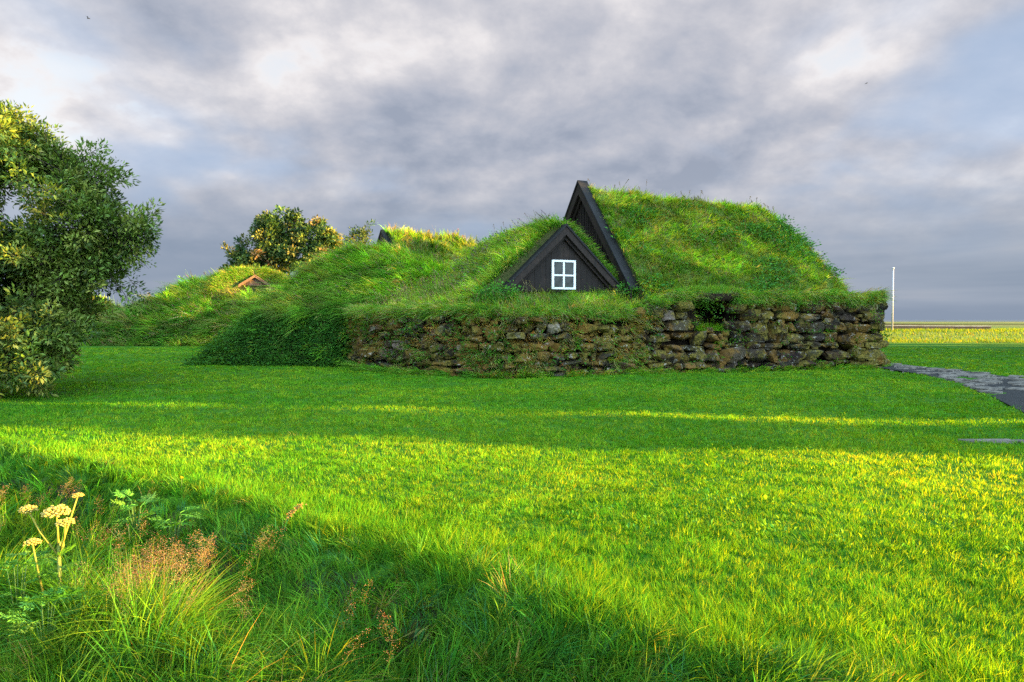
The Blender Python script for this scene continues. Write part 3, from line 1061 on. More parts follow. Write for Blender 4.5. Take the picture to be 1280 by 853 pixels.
g = acc.build('grass', M_TGRASS, r1); g['kind'] = 'stuff'

# house behind with a black gable tip ---------------------------------------
O_BK = A([-7.15, 38.0]); ANG_BK = math.radians(33)
bk = thing('turf_house', (O_BK[0], O_BK[1], 0), 'rear turf house with a sunlit yellow grass ridge, only its black gable tip showing', 'turf house', 'turf houses of the farm')
U3, V3, atK = house_frame(O_BK, ANG_BK)
gable(bk, atK, 3.4, 2.7, 6.50, 0.2, 0.40, -0.1, verge_w=0.34, batten=False)
M3 = Mound([(0.2, -4.6), (9.5, -4.6), (9.5, 4.6), (0.2, 4.6)], [(0.8, 0.4, 1.2), (1, 1, 1.2), (0.8, 0.4, 1.2), None], 6.42, zb=1.0, org=O_BK, ang=ANG_BK, k=0.2, kcap=0.2, rough=0.14, seed=7, rise=(-0.02, 0))
r3 = M3.mesh(0.2).build('roof', M_TURF, bk)
acc = Acc()
turf_grass(acc, M3, 26000, (0.25, 0.5), 0.011, wind=(-0.2, 0, 0), down=0.6, wts=(3, 4, 5, 1, 3, 1))
P, Nn, d = M3.sample(120)
stalks(acc, P, A([0, 0, 1.0]), RNG.normal(0, 0.2, (len(P), 3)) + A([-0.3, 0, 0]), RNG.uniform(0.4, 0.7, len(P)), pick(len(P), [(0.2, 0.19, 0.08)], [1]), pick(len(P), [(0.30, 0.20, 0.12)], [1]), d)
fringe(acc, M3, atK, 4.3, 0.2, 1500, (0.2, 0.4), over=0.3)
g = acc.build('grass', M_TGRASS, r3); g['kind'] = 'stuff'

# left rear mounds -----------------------------------------------------------
M4 = Mound([(-27.6, 41.6), (-12.5, 42.6), (-12.0, 54), (-27.5, 54)], [(1.2, 1.4, 0.60), (1, 0.8, 0.8), (1, 0.8, 0.8), (0.6, 1.2, 0.9)], 4.35, zb=-0.12, k=0.4, kcap=0.3, rough=0.42, seed=8)
lm = thing('turf_house', (-20, 47, 0), 'low turf house mound with shaggy wind combed grass behind the lawn', 'turf house', 'turf houses of the farm')
r4 = M4.mesh(0.25).build('roof', M_TURF, lm)
acc = Acc()
turf_grass(acc, M4, 60000, (0.35, 0.70), 0.012, pal=BRIGHT, wind=(-0.55, -0.2, 0), down=0.9, clump=0.45, ruff=0.22, sw=0.3, wts=(5, 4, 2.5, 3, 1.2, 1.2))
P, Nn, d = M4.sample(5000)
kk = P[:, 2] < 1.3
herbs(acc, P[kk], Nn[kk], 0.13, 9, 0.2, pal=((0.035, 0.10, 0.016), (0.05, 0.13, 0.022)), wts=(1, 1))
P, Nn, d = M4.sample(350)
stalks(acc, P, A([0, 0, 1.0]), RNG.normal(0, 0.2, (len(P), 3)) + A([-0.5, -0.1, 0]), RNG.uniform(0.4, 0.8, len(P)), pick(len(P), [(0.18, 0.17, 0.07)], [1]), pick(len(P), [(0.24, 0.17, 0.11)], [1]), d)
g = acc.build('grass', M_TGRASS, r4); g['kind'] = 'stuff'

O_DM = A([-17.45, 46.4]); ANG_DM = math.radians(118)
dm = thing('turf_house', (O_DM[0], O_DM[1], 0), 'domed turf house with a small brown wooden gable peeping out of sunlit grass', 'turf house', 'turf houses of the farm')
U4, V4, atD = house_frame(O_DM, ANG_DM)
gable(dm, atD, 0.75, 4.12, 4.62, 0.20, 0.12, -0.12, wood=M_OLDWOOD, barge=M_OLDWOOD, verge=M_OLDWOOD, batten=False, inner=False, verge_w=0.2, board=0.16, lip=0.04)
M5 = Mound([(0.19, -2.9), (9.0, -2.9), (9.0, 3.4), (0.19, 3.4)], [(1.7, 1.0, 0.75), (1, 1, 0.6), (1.5, 1.0, 0.62), None], 5.05, zb=2.4, org=O_DM, ang=ANG_DM, k=0.4, kcap=0.25, rough=0.18, seed=9, rise=(-0.045, 0))
r5 = M5.mesh(0.2).build('roof', M_TURF, dm)
acc = Acc()
turf_grass(acc, M5, 22000, (0.25, 0.5), 0.011, wind=(-0.3, 0, 0), down=0.7, wts=(4, 4, 4, 2, 2, 1))
fringe(acc, M5, atD, 3.0, 0.19, 9000, (0.2, 0.45), over=0.6, spread=0.45, wts=(3, 4, 5, 1, 3, 1))
g = acc.build('grass', M_TGRASS, r5); g['kind'] = 'stuff'

M6 = Mound([(-44, 47), (-28.5, 47), (-28, 58), (-44, 58)], [(0.8, 1.2, 0.55), (0.8, 1.2, 0.7), (1, 0.8, 0.8), (0.6, 1.2, 0.8)], 4.1, zb=-0.12, k=0.4, kcap=0.3, rough=0.4, seed=10)
lb = thing('turf_house', (-36, 52, 0), 'farthest turf house mound, half hidden behind the leafy tree', 'turf house', 'turf houses of the farm')
r6 = M6.mesh(0.3).build('roof', M_TURF, lb)
acc = Acc()
turf_grass(acc, M6, 14000, (0.35, 0.7), 0.012, wind=(-0.4, -0.1, 0), down=0.8, wts=(4, 4, 3, 3, 2, 1))
g = acc.build('grass', M_TGRASS, r6); g['kind'] = 'stuff'

ALL_MOUNDS = [low_bank, high_bank, M1, M3, M4, M6]


def on_mound(x, y):
    r = np.zeros(np.shape(x), bool)
    for m in ALL_MOUNDS:
        r |= m.z(x, y) > 0.12
    return r


# grass on the two banks (the terrace before the small gable, the ledge before the big roof)
acc = Acc()
turf_grass(acc, low_bank, 66000, (0.12, 0.30), 0.010, pal=BRIGHT, wind=(-0.2, -0.1, 0), down=0.5, wts=(4, 6, 6, 2, 1.2, 0.6), keep=lambda P: P[:, 2] > 1.55, ruff=0.35)
P, Nn, d = low_bank.sample(1300)
q = P[:, 2] > 1.7
P, Nn, d = P[q], Nn[q], d[q]
q = (fbm(P[:, 0] * 0.5, P[:, 1] * 0.5, 44, 3) > 0.5) | (P[:, 0] < 1.0)
P, d = P[q], d[q]
stalks(acc, P, A([0, 0, 1.0]), RNG.normal(0, 0.25, (len(P), 3)) + A([-0.3, 0, 0]), RNG.uniform(0.3, 0.55, len(P)), pick(len(P), [(0.18, 0.18, 0.07)], [1]), pick(len(P), [(0.30, 0.26, 0.12), (0.26, 0.18, 0.12)], [2, 1]), d)
vv = np.concatenate([RNG.uniform(1.75, 2.9, 60), RNG.uniform(-2.4, -1.75, 30)]); uu = RNG.uniform(-0.6, -0.1, 90)
Pq = atS(0, 0, 0) + U2 * uu[:, None] + V2 * vv[:, None]
Pq[:, 2] = low_bank.z(Pq[:, 0], Pq[:, 1]) + RNG.uniform(0, 0.40, 90) * np.clip((np.abs(vv) - 1.1) * 0.9, 0, 1)
Pq = Pq[Pq[:, 2] > 1]
herbs(acc, Pq, np.repeat(A([[0.1, -0.5, 0.8]]), len(Pq), 0), 0.085, 12, 0.15, hgt=0.16)
turf_grass(acc, high_bank, 32000, (0.12, 0.30), 0.010, wind=(-0.15, -0.05, 0), down=0.3, wts=(5, 4, 2, 4, 1.0, 0.3), keep=lambda P: P[:, 2] > 2.0, ruff=0.35)
o = acc.build('bank_grass', M_TGRASS); struct(o, 'bright grass on the banks above the stone walls', 'stuff')


# ------------------------------------------------------------------ stone walls
bm = bmesh.new()
bmesh.ops.create_icosphere(bm, subdivisions=4, radius=1.0)
ICO_V = A([v.co[:] for v in bm.verts]); ICO_T = A([[v.index for v in f.verts] for f in bm.faces])
bm.free()
_e = 0.42
ICO_B = np.sign(ICO_V) * np.abs(ICO_V) ** _e
ICO_B = ICO_B / np.abs(ICO_B).max(0)
STONE_PAL = [(0.022, 0.017, 0.012), (0.036, 0.028, 0.019), (0.062, 0.049, 0.034), (0.046, 0.029, 0.015), (0.19, 0.150, 0.115)]


class Line:
    def __init__(self, pts):
        self.p = A(pts, float)
        self.d = np.linalg.norm(np.diff(self.p, axis=0), axis=1)
        self.s = np.concatenate([[0], np.cumsum(self.d)])
        self.len = self.s[-1]

    def at(self, s):
        s = np.clip(s, 0, self.len - 1e-6)
        x = np.interp(s, self.s, self.p[:, 0]); y = np.interp(s, self.s, self.p[:, 1])
        e = 0.25
        tx = np.interp(np.minimum(s + e, self.len), self.s, self.p[:, 0]) - np.interp(np.maximum(s - e, 0), self.s, self.p[:, 0])
        ty = np.interp(np.minimum(s + e, self.len), self.s, self.p[:, 1]) - np.interp(np.maximum(s - e, 0), self.s, self.p[:, 1])
        t = nrm(np.stack([tx, ty], -1))
        return np.stack([x, y], -1), t, np.stack([t[..., 1], -t[..., 0]], -1)


def stone_wall(line, ztop, skip=None, hmin=0.20, hmax=0.40, wmin=0.28, wmax=0.80, wts=(4, 4, 3, 2, 0.7), rough=0.16, batter=0.12):
    acc = Acc()
    z = -0.10; row = 0
    zmax = 2.6
    while z < zmax:
        h = RNG.uniform(hmin, hmax)
        s = -0.1 + RNG.uniform(0, 0.4)
        while s < line.len + 0.05:
            w = RNG.uniform(wmin, wmax) * (1.15 if z < 0.4 else 1.0)
            sc = s + w / 2
            if sc > line.len:
                sc = line.len - 0.05
            hh = h * RNG.uniform(0.78, 1.35)
            zc = z + h / 2 + RNG.normal(0, 0.03) + 0.34 * (fbm(sc * 0.45, 0.21 * row, 3.3, 2) - 0.5)
            p, t, n = line.at(sc)
            zt = ztop(sc)
            ok = zc + hh * 0.25 < zt
            if skip is not None and skip(s + 0.06, s + w - 0.06, zc):
                ok = False
            if ok:
                dep = RNG.uniform(0.24, 0.34)
                seed = RNG.uniform(0, 99)
                B = ICO_B.copy() if RNG.random() < 0.7 else ICO_V * 0.6 + ICO_B * 0.4
                B = B * (1 + rough * 2.2 * (vn3(ICO_V * 1.5 + 20, seed)[:, None] - 0.5) + rough * 1.3 * (vn3(ICO_V * 3.3 + 20, seed + 1)[:, None] - 0.5) + rough * 0.8 * (vn3(ICO_V * 8 + 20, seed + 2)[:, None] - 0.5))
                for _c in range(9):
                    nn_ = rand_dirs(1)[0] * A([1, 1, 1]); hh_ = RNG.uniform(0.74, 1.0)
                    ex = np.maximum(B @ nn_ - hh_, 0)
                    B = B - ex[:, None] * nn_ * 0.9
                an = RNG.normal(0, 0.10); ca, sa = math.cos(an), math.sin(an)
                bx = B[:, 0] * w * 0.495; bz = B[:, 2] * hh * 0.505
                bx, bz = bx * ca - bz * sa, bx * sa + bz * ca
                off = RNG.normal(0.0, 0.075) - batter * zc / 2.4
                T3 = A([t[0], t[1], 0]); N3 = A([n[0], n[1], 0])
                c = A([p[0], p[1], zc]) + N3 * (off - 0.12)
                V = c + T3 * bx[:, None] + N3 * (B[:, 1] * dep * 1.15)[:, None] + A([0, 0, 1]) * bz[:, None]
                acc.add(V, None, ICO_T, pick(1, STONE_PAL, wts, 0.22)[0])
            s += w + RNG.uniform(0.0, 0.03)
        z += h
        row += 1
    # small wedging stones in the joints
    for _ in range(int(line.len * 14)):
        sc = RNG.uniform(0, line.len); zt = ztop(sc); zc = RNG.uniform(0.0, zt - 0.15)
        if skip is not None and skip(sc - 0.1, sc + 0.1, zc):
            continue
        p, t, n = line.at(sc)
        w = RNG.uniform(0.05, 0.13)
        B = ICO_B * (1 + 0.3 * (vn3(ICO_V * 1.5 + 20, RNG.uniform(0, 99))[:, None] - 0.5))
        c = A([p[0], p[1], zc]) + A([n[0], n[1], 0]) * (RNG.uniform(0.0, 0.10) - batter * zc / 2.4)
        acc.add(c + B * A([w, w * 0.8, w * 0.7]), None, ICO_T, pick(1, STONE_PAL, wts, 0.2)[0])
    return acc


def wall_tufts(acc, line, N, zfun, L=(0.12, 0.3), pal=TURF_PAL, wts=(4, 4, 2, 3, 2, 1.5), out=0.12, seed=0, thr=0.5, drop=0.9, batter=0.12):
    per = 9
    M = N // per
    s = RNG.uniform(0, line.len, M * 3)
    z = zfun(s)
    k = fbm(s * 1.6, z * 1.9, 90 + seed, 3) > thr
    if line is line_hi:
        k &= ~((s > NOTCH[0] + 0.05) & (s < NOTCH[1] - 0.05) & (z > 1.3) & (RNG.random(len(s)) < 0.85))
    s, z = s[k][:M], z[k][:M]
    M = len(s); ix = np.repeat(np.arange(M), per); n_ = len(ix)
    tl = RNG.uniform(0.6, 1.4, M)[ix]; tc = pick(M, pal, wts, 0.25)[ix]; tdn = RNG.uniform(0.2, 1.2, M)[ix]; to = RNG.uniform(0.2, 1.1, M)[ix]
    s = s[ix] + RNG.normal(0, 0.05, n_); z = z[ix] + RNG.normal(0, 0.04, n_)
    p, t, n = line.at(s)
    P = np.stack([p[:, 0], p[:, 1], z], 1)
    N3 = np.concatenate([n, np.zeros((n_, 1))], 1)
    P = P + N3 * (out * to - batter * z / 2.4)[:, None]
    lean = N3 * RNG.uniform(0.2, 0.8, (n_, 1)) + RNG.normal(0, 0.35, (n_, 3)) * A([1, 1, 0.2]) + A([0, 0, -1]) * (drop * tdn)[:, None]
    up = nrm(N3 * 0.5 + A([0, 0, 0.6]) + RNG.normal(0, 0.15, (n_, 3)))
    blades(acc, P, up, lean, RNG.uniform(L[0], L[1], n_) * tl, 0.013 * RNG.uniform(0.7, 1.4, n_), tc * np.exp(RNG.normal(0, 0.1, (n_, 1))), 3, 0.3)
    return P, N3


line_lo = Line(WALL[:7])
line_hi = Line(list(WALL[6:]) + [(12.75, 24.8), (12.65, 27.0)])
zlo = lambda s: 0.16 * (fbm(np.asarray(s, float) * 0.9, 0.0, 7.7, 3) - 0.5) + np.interp(s, [0, line_lo.s[2], line_lo.s[4], line_lo.len - 0.9, line_lo.len], [1.90, 1.88, 1.82, 1.84, 2.25])
zhi = lambda s: 0.20 * (fbm(np.asarray(s, float) * 0.8, 0.0, 8.8, 3) - 0.5) + np.interp(s, [0, 0.6, line_hi.len], [2.22, 2.36, 2.40])
NOTCH = (1.55, 2.60)
skip_hi = lambda s0, s1, z: (s1 > NOTCH[0] and s0 < NOTCH[1]) and z > 1.28

wlo = thing('dry_stone_wall', (0, 19.2, 0), 'lower overgrown part of the lava stone wall, mossy and tufted, below the small gable', 'stone wall', 'stone walls of the turf farm')
stone_wall(line_lo, zlo, hmin=0.14, hmax=0.32, wmin=0.20, wmax=0.66, wts=(4, 3, 2.2, 4, 0.5), rough=0.26).build('stones', M_STONE, wlo, smooth=False)
acc = Acc()
wall_tufts(acc, line_lo, 9000, lambda s: RNG.uniform(0.05, 1, len(s)) * zlo(s), (0.10, 0.26), seed=1, thr=0.56, wts=(2.5, 3, 2.5, 2, 4.0, 3.5))
wall_tufts(acc, line_lo, 3600, lambda s: RNG.uniform(0.05, 0.9, len(s)) * zlo(s), (0.10, 0.24), pal=[(0.42, 0.28, 0.07), (0.38, 0.32, 0.12), (0.30, 0.26, 0.05)], wts=(1, 1, 1), seed=2, thr=0.58)
wall_tufts(acc, line_lo, 9000, lambda s: zlo(s) + RNG.uniform(-0.22, 0.12, len(s)), (0.16, 0.42), seed=3, thr=0.30, drop=0.8, wts=(4, 5, 4, 3, 2, 2), out=0.05)
wall_tufts(acc, line_lo, 5200, lambda s: RNG.uniform(-0.05, 0.08, len(s)), (0.12, 0.36), seed=4, thr=0.40, drop=0.3, out=0.30, wts=(5, 5, 2, 4, 1, 0.5))
s = RNG.uniform(0, 1, 420) ** 1.8 * line_lo.len; z = RNG.uniform(0.05, 0.95, 420) * zlo(s)
k = fbm(s * 1.2, z * 1.5, 95, 3) > 0.50
p, t, n = line_lo.at(s[k])
herbs(acc, np.stack([p[:, 0], p[:, 1], z[k]], 1) + np.concatenate([n, n[:, :1] * 0], 1) * 0.10, np.concatenate([n, n[:, :1] * 0 + 0.4], 1), 0.085, 10, 0.10, pal=((0.035, 0.12, 0.018), (0.06, 0.17, 0.025), (0.10, 0.17, 0.02)))
g = acc.build('grass_tufts', M_GRASS, wlo); g['kind'] = 'stuff'

whi = thing('dry_stone_wall', (8.3, 21.8, 0), 'taller end of the lava stone wall with large mossy boulders, under the big green roof', 'stone wall', 'stone walls of the turf farm')
stone_wall(line_hi, zhi, skip_hi, hmin=0.20, hmax=0.46, wmin=0.22, wmax=0.90, rough=0.21, wts=(4, 4, 2.5, 3.5, 0.5)).build('stones', M_STONE, whi, smooth=False)
acc = Acc()
wall_tufts(acc, line_hi, 2600, lambda s: RNG.uniform(0.05, 1, len(s)) * zhi(s), (0.08, 0.20), seed=6, thr=0.60, wts=(3, 3, 2, 3, 3.0, 2.0))
wall_tufts(acc, line_hi, 12000, lambda s: zhi(s) + RNG.uniform(-0.24, 0.12, len(s)), (0.14, 0.36), seed=7, thr=0.25, drop=0.9, wts=(4, 4, 3, 3, 3, 1.2), out=0.14)
wall_tufts(acc, line_hi, 3600, lambda s: RNG.uniform(-0.05, 0.05, len(s)), (0.10, 0.24), seed=8, thr=0.35, drop=0.2, out=0.28, wts=(5, 5, 2, 4, 0.6, 0.2))
s = NOTCH[0] + RNG.uniform(-0.05, 0.8, 700)
p, t, n = line_hi.at(s)
blades(acc, np.stack([p[:, 0] - n[:, 0] * RNG.uniform(-0.05, 0.3, 700), p[:, 1] - n[:, 1] * RNG.uniform(-0.05, 0.3, 700), 1.26 + 0 * s], 1), A([0, 0, 1.0]), RNG.normal(0, 0.35, (700, 3)) + A([0, -0.3, 0]), RNG.uniform(0.12, 0.28, 700), 0.016, pick(700, LAWN_PAL, (4, 5, 4, 2, 0.5)), 3)
lt = Acc()
pm, tm, nm = line_hi.at((NOTCH[0] + NOTCH[1]) / 2)
tm3 = A([tm[0], tm[1], 0]); nm3 = A([nm[0], nm[1], 0])
gu = np.linspace(-0.78, 0.78, 15); gv = np.linspace(0.10, -1.9, 15)
top_ = []; bot_ = []
for a_ in gu:
    for b_ in gv:
        w_ = 0.10 * (vn(a_ * 2.5, b_ * 2.5, 4.4) - 0.5)
        q_ = A([pm[0], pm[1], 0]) + tm3 * a_ + nm3 * b_
        top_.append(q_ + A([0, 0, 2.50 + w_ - 0.10 * max(b_ + 0.1, 0) / 0.2])); bot_.append(q_ + A([0, 0, 2.16 + w_]))
nn_ = len(top_); F = grid_faces(15, 15)
edge = [i_ * 15 for i_ in range(15)]
Fs = np.concatenate([F, F[:, ::-1] + nn_, A([(edge[i_], edge[i_] + nn_, edge[i_ + 1] + nn_, edge[i_ + 1]) for i_ in range(14)])])
lt.add(np.concatenate([A(top_), A(bot_)]), Fs)
lt.build('turf_lintel', M_EARTH, whi)
tp = A(top_)[RNG.integers(0, nn_, 2600)] + RNG.normal(0, 0.05, (2600, 3)) * A([1, 1, 0])
blades(acc, tp, A([0, 0, 1.0]), RNG.normal(0, 0.4, (2600, 3)) * A([1, 1, 0.2]) + nm3 * 0.25, RNG.uniform(0.12, 0.28, 2600), 0.015, pick(2600, TURF_PAL, (5, 4, 2, 4, 0.5, 0.2)), 3)
s = RNG.uniform(0, line_hi.len, 420); z = RNG.uniform(0.05, 0.95, 420) * zhi(s)
k = fbm(s * 1.4, z * 1.5, 96, 3) > 0.55
p, t, n = line_hi.at(s[k])
herbs(acc, np.stack([p[:, 0], p[:, 1], z[k]], 1) + np.concatenate([n, n[:, :1] * 0], 1) * 0.10, np.concatenate([n, n[:, :1] * 0 + 0.4], 1), 0.07, 9, 0.07, pal=((0.045, 0.15, 0.02), (0.07, 0.2, 0.03)), wts=(1, 1), hgt=0.06)
g = acc.build('grass_tufts', M_GRASS, whi); g['kind'] = 'stuff'

# ------------------------------------------------------------------ lawn grass


def lawn_field(N, dmin, dmax):
    x, y, d = sector_points(N, dmin, dmax)
    s = ditch_s(x, y)
    k = (s < 0.05 + 0.1 * RNG.random(len(s))) & ~on_mound(x, y)
    # keep the path free
    xl = np.interp(y, left[:8][::-1][:, 1], left[:8][::-1][:, 0]); xr = np.interp(y, rght[:8][::-1][:, 1], rght[:8][::-1][:, 0])
    jit = RNG.normal(0, 0.06, len(x))
    k &= ~((y > 9.0) & (y < 23.6) & (x > xl + jit) & (x < xr + jit))
    k &= ~((np.abs(y - 8.93 + 0.02 * (x - 6)) < 0.10 + 0.5 * jit) & (x > 5.95 + 2 * jit) & (x < 9))
    return x[k], y[k], d[k], s[k]


acc = Acc()
x, y, d, s = lawn_field(164000, 2.3, 46.0)
PER = 6
M = len(x); ix = np.repeat(np.arange(M), PER); N = len(ix)
tl = RNG.uniform(0.6, 1.4, M)[ix]; tc = pick(M, LAWN_PAL, (5, 5.5, 3.5, 3, 0.05), 0.14)[ix]; tdir = RNG.normal(0, 0.28, (M, 3))[ix] * A([1, 1, 0.1])
rs_ = np.minimum(0.011 * np.maximum(1, d[ix] / 4), 0.05)
ox = RNG.normal(0, 1, N) * rs_; oy = RNG.normal(0, 1, N) * rs_
x = x[ix] + ox; y = y[ix] + oy; d = d[ix]; s = s[ix]
f1 = fbm(x * 0.45, y * 0.45, 51, 4); f2 = fbm(x * 2.3, y * 2.3, 52, 3); f3 = fbm(x * 6.5, y * 6.5, 57, 2)
L = RNG.uniform(0.030, 0.070, N) * (0.40 + 0.70 * f2 + 0.55 * f3) * (1 + 1.1 * sst(s, -0.9, 0.1)) * np.where(d > 6, 0.85, 1) * tl
fl = fbm(x * 1.1, y * 1.1, 53, 2) * 12
lean = np.stack([np.cos(fl), np.sin(fl), 0 * fl], 1) * 0.18 + tdir + np.stack([ox, oy, 0 * ox], 1) / rs_[:, None] * 0.16 + RNG.normal(0, 0.12, (N, 3)) * A([1, 1, 0.1]) + A([-0.08, -0.03, 0])
C = tc * np.exp(RNG.normal(0, 0.10, (N, 1)))
t = sst(f1, 0.38, 0.64)[:, None]; t2 = sst(f2, 0.35, 0.65)[:, None]
C = C * (0.85 + 0.2 * t + 0.12 * t2) * np.concatenate([0.9 + 0.3 * t, 1 + 0 * t, 1 + 0 * t], 1)
W = 0.0042 * np.maximum(1.0, d / 4.2) * RNG.uniform(0.7, 1.3, N)
blades(acc, np.stack([x, y, G(x, y) - 0.006], 1), A([0, 0, 1.0]), lean, L, W, C, 2, 0.25)
# clover and daisies scattered in the lawn
x, y, d, s = lawn_field(2600, 2.6, 22.0)
k = fbm(x * 0.7, y * 0.7, 54, 3) > 0.54
x, y = x[k], y[k]
herbs(acc, np.stack([x, y, G(x, y) + 0.01], 1), np.repeat(A([[0, 0, 1.0]]), len(x), 0), 0.035, 8, 0.05, pal=((0.08, 0.24, 0.025), (0.06, 0.20, 0.03)), wts=(1, 1), hgt=0.05)
o = acc.build('lawn_grass', M_GRASS); struct(o, 'short bright green grass of the mown lawn', 'stuff')

# long grass on the dyke far right
acc = Acc()
N = 30000
x = RNG.uniform(12, 62, N); y = RNG.uniform(47, 66, N)
f = fbm(x * 0.5, y * 0.5, 55, 3)
blades(acc, np.stack([x, y, G(x, y) - 0.02], 1), A([0, 0, 1.0]), RNG.normal(0, 0.3, (N, 3)) * A([1, 1, 0.1]) + A([-0.3, 0, 0]), RNG.uniform(0.10, 0.32, N) * (0.5 + f), 0.045, pick(N, [(0.07, 0.19, 0.025), (0.10, 0.21, 0.03), (0.055, 0.14, 0.02), (0.17, 0.18, 0.07)], (4, 4, 3, 0.8)), 2)
o = acc.build('dyke_grass', M_GRASS); struct(o, 'sunlit yellow green grass on the far dyke', 'stuff')

# ------------------------------------------------------------------ foreground: tall grass in the ditch
acc = Acc()
M = 34000
x, y, d = sector_points(M, 1.8, 14.0, 0.76)
s = ditch_s(x, y)
dens = np.where(s < 0.25, 0.8, 1.0) * (1 - 0.55 * sst(s, 1.9, 2.5)) * (1 - 0.75 * sst(-x, 2.1, 2.6) * sst(s, 1.65, 1.9)) * (0.75 + 0.7 * sst(fbm(x * 1.7, y * 1.7, 61, 3), 0.3, 0.55))
k = (s > -0.15) & (s < 3.0) & (RNG.random(M) < dens)
x, y, d, s = x[k], y[k], d[k], s[k]
M = len(x); PER = 11
ix = np.repeat(np.arange(M), PER); N = len(ix)
f1 = fbm(x * 1.3, y * 1.3, 62, 3); f2 = fbm(x * 3.1, y * 3.1, 63, 2); fy = fbm(x * 0.9, y * 0.9, 66, 3)
tl = RNG.uniform(0.18, 0.38, M) * (1 + 0.30 * sst(fy, 0.55, 0.7) * sst(s, 0.6, 1.0)) * (0.40 + 0.55 * f1 + 0.5 * f2) * (0.62 + 0.75 * sst(s, 0.25, 1.0))
fl = f1 * 11
tdir = np.stack([np.cos(fl), np.sin(fl), 0 * fl], 1) * 0.45 + RNG.normal(0, 0.48, (M, 3)) * A([1, 1, 0.15]) + A([0.22, -0.1, 0])
tc = pick(M, [(0.050, 0.200, 0.016), (0.080, 0.255, 0.018), (0.150, 0.300, 0.028), (0.030, 0.125, 0.016), (0.28, 0.25, 0.08), (0.045, 0.175, 0.050)], (5, 5, 3, 3, 0.5, 1.5), 0.25)
tc = tc * (1 + sst(fy, 0.55, 0.7)[:, None] * A([0.6, 0.30, 0.2]))
tw = RNG.uniform(0.7, 1.7, M)
o2 = RNG.normal(0, 0.022, (N, 2))
x2 = x[ix] + o2[:, 0]; y2 = y[ix] + o2[:, 1]
lean = tdir[ix] + np.concatenate([o2 * 9, np.zeros((N, 1))], 1) + RNG.normal(0, 0.16, (N, 3)) * A([1, 1, 0.15])
blades(acc, np.stack([x2, y2, G(x2, y2) - 0.01], 1), A([0, 0, 1.0]), lean, tl[ix] * RNG.uniform(0.6, 1.15, N), 0.0056 * np.maximum(1, d[ix] / 5) * RNG.uniform(0.7, 1.3, N) * tw[ix], tc[ix] * np.exp(RNG.normal(0, 0.12, (N, 1))), 4, 0.32)
# lush long tufts round the foot of the angelica and the flowering grass
M = 420
cx = np.concatenate([RNG.normal(-2.72, 0.22, 220), RNG.uniform(-3.3, -1.3, 200)]); cy = np.concatenate([RNG.normal(3.82, 0.18, 220), RNG.uniform(3.3, 4.3, 200)])
ix = np.repeat(np.arange(M), 11); N = len(ix)
o2 = RNG.normal(0, 0.022, (N, 2)); x2 = cx[ix] + o2[:, 0]; y2 = cy[ix] + o2[:, 1]
tdir = RNG.normal(0, 0.55, (M, 3)) * A([1, 1, 0.1]) + A([0.2, -0.15, 0])
tc = pick(M, [(0.065, 0.230, 0.018), (0.110, 0.280, 0.024), (0.180, 0.310, 0.035), (0.055, 0.200, 0.050)], (4, 4, 2.5, 2), 0.25)
blades(acc, np.stack([x2, y2, G(x2, y2) - 0.01], 1), A([0, 0, 1.0]), tdir[ix] + np.concatenate([o2 * 7, np.zeros((N, 1))], 1), RNG.uniform(0.20, 0.38, M)[ix] * RNG.uniform(0.6, 1.1, N), 0.0050 * RNG.uniform(0.7, 1.4, M)[ix], tc[ix] * np.exp(RNG.normal(0, 0.12, (N, 1))), 5, 0.32)
# the near side of the ditch, around the viewer
M = 5200
cx = RNG.uniform(-8.5, 3.5, M); cy = RNG.uniform(-1.5, 7.5, M); sq = ditch_s(cx, cy)
k = (sq > 2.0) & (sq < 6.5) & ((np.abs(cx) > 0.72 * cy + 0.15) | (cy < 1.5)) & (np.hypot(cx, cy) > 0.8)
cx, cy = cx[k], cy[k]; M = len(cx)
ix = np.repeat(np.arange(M), 10); N = len(ix)
o2 = RNG.normal(0, 0.024, (N, 2)); x2 = cx[ix] + o2[:, 0]; y2 = cy[ix] + o2[:, 1]
tdir = RNG.normal(0, 0.5, (M, 3)) * A([1, 1, 0.1])
tc = pick(M, [(0.060, 0.215, 0.018), (0.100, 0.270, 0.022), (0.160, 0.300, 0.035)], (4, 4, 2), 0.25)
blades(acc, np.stack([x2, y2, G(x2, y2) - 0.01], 1), A([0, 0, 1.0]), tdir[ix] + np.concatenate([o2 * 7, np.zeros((N, 1))], 1), RNG.uniform(0.14, 0.34, M)[ix] * RNG.uniform(0.6, 1.1, N), 0.006, tc[ix], 4, 0.32)
# dry thatch at the bottom
N = 9000
x, y, d = sector_points(N, 2.2, 6.5, 0.74)
s = ditch_s(x, y); k = (s > 0.9) & (s < 2.8)
x, y = x[k], y[k]; N = len(x)
blades(acc, np.stack([x, y, G(x, y)], 1), A([0, 0, 1.0]), RNG.normal(0, 0.8, (N, 3)) * A([1, 1, 0.1]), RNG.uniform(0.1, 0.28, N), 0.004, pick(N, [(0.13, 0.10, 0.06), (0.08, 0.06, 0.035), (0.20, 0.17, 0.09)], (1, 1, 0.7)), 3, 0.45)
o = acc.build('tall_grass', M_GRASS); struct(o, 'tall uncut grass in the ditch in front of the lawn', 'stuff')

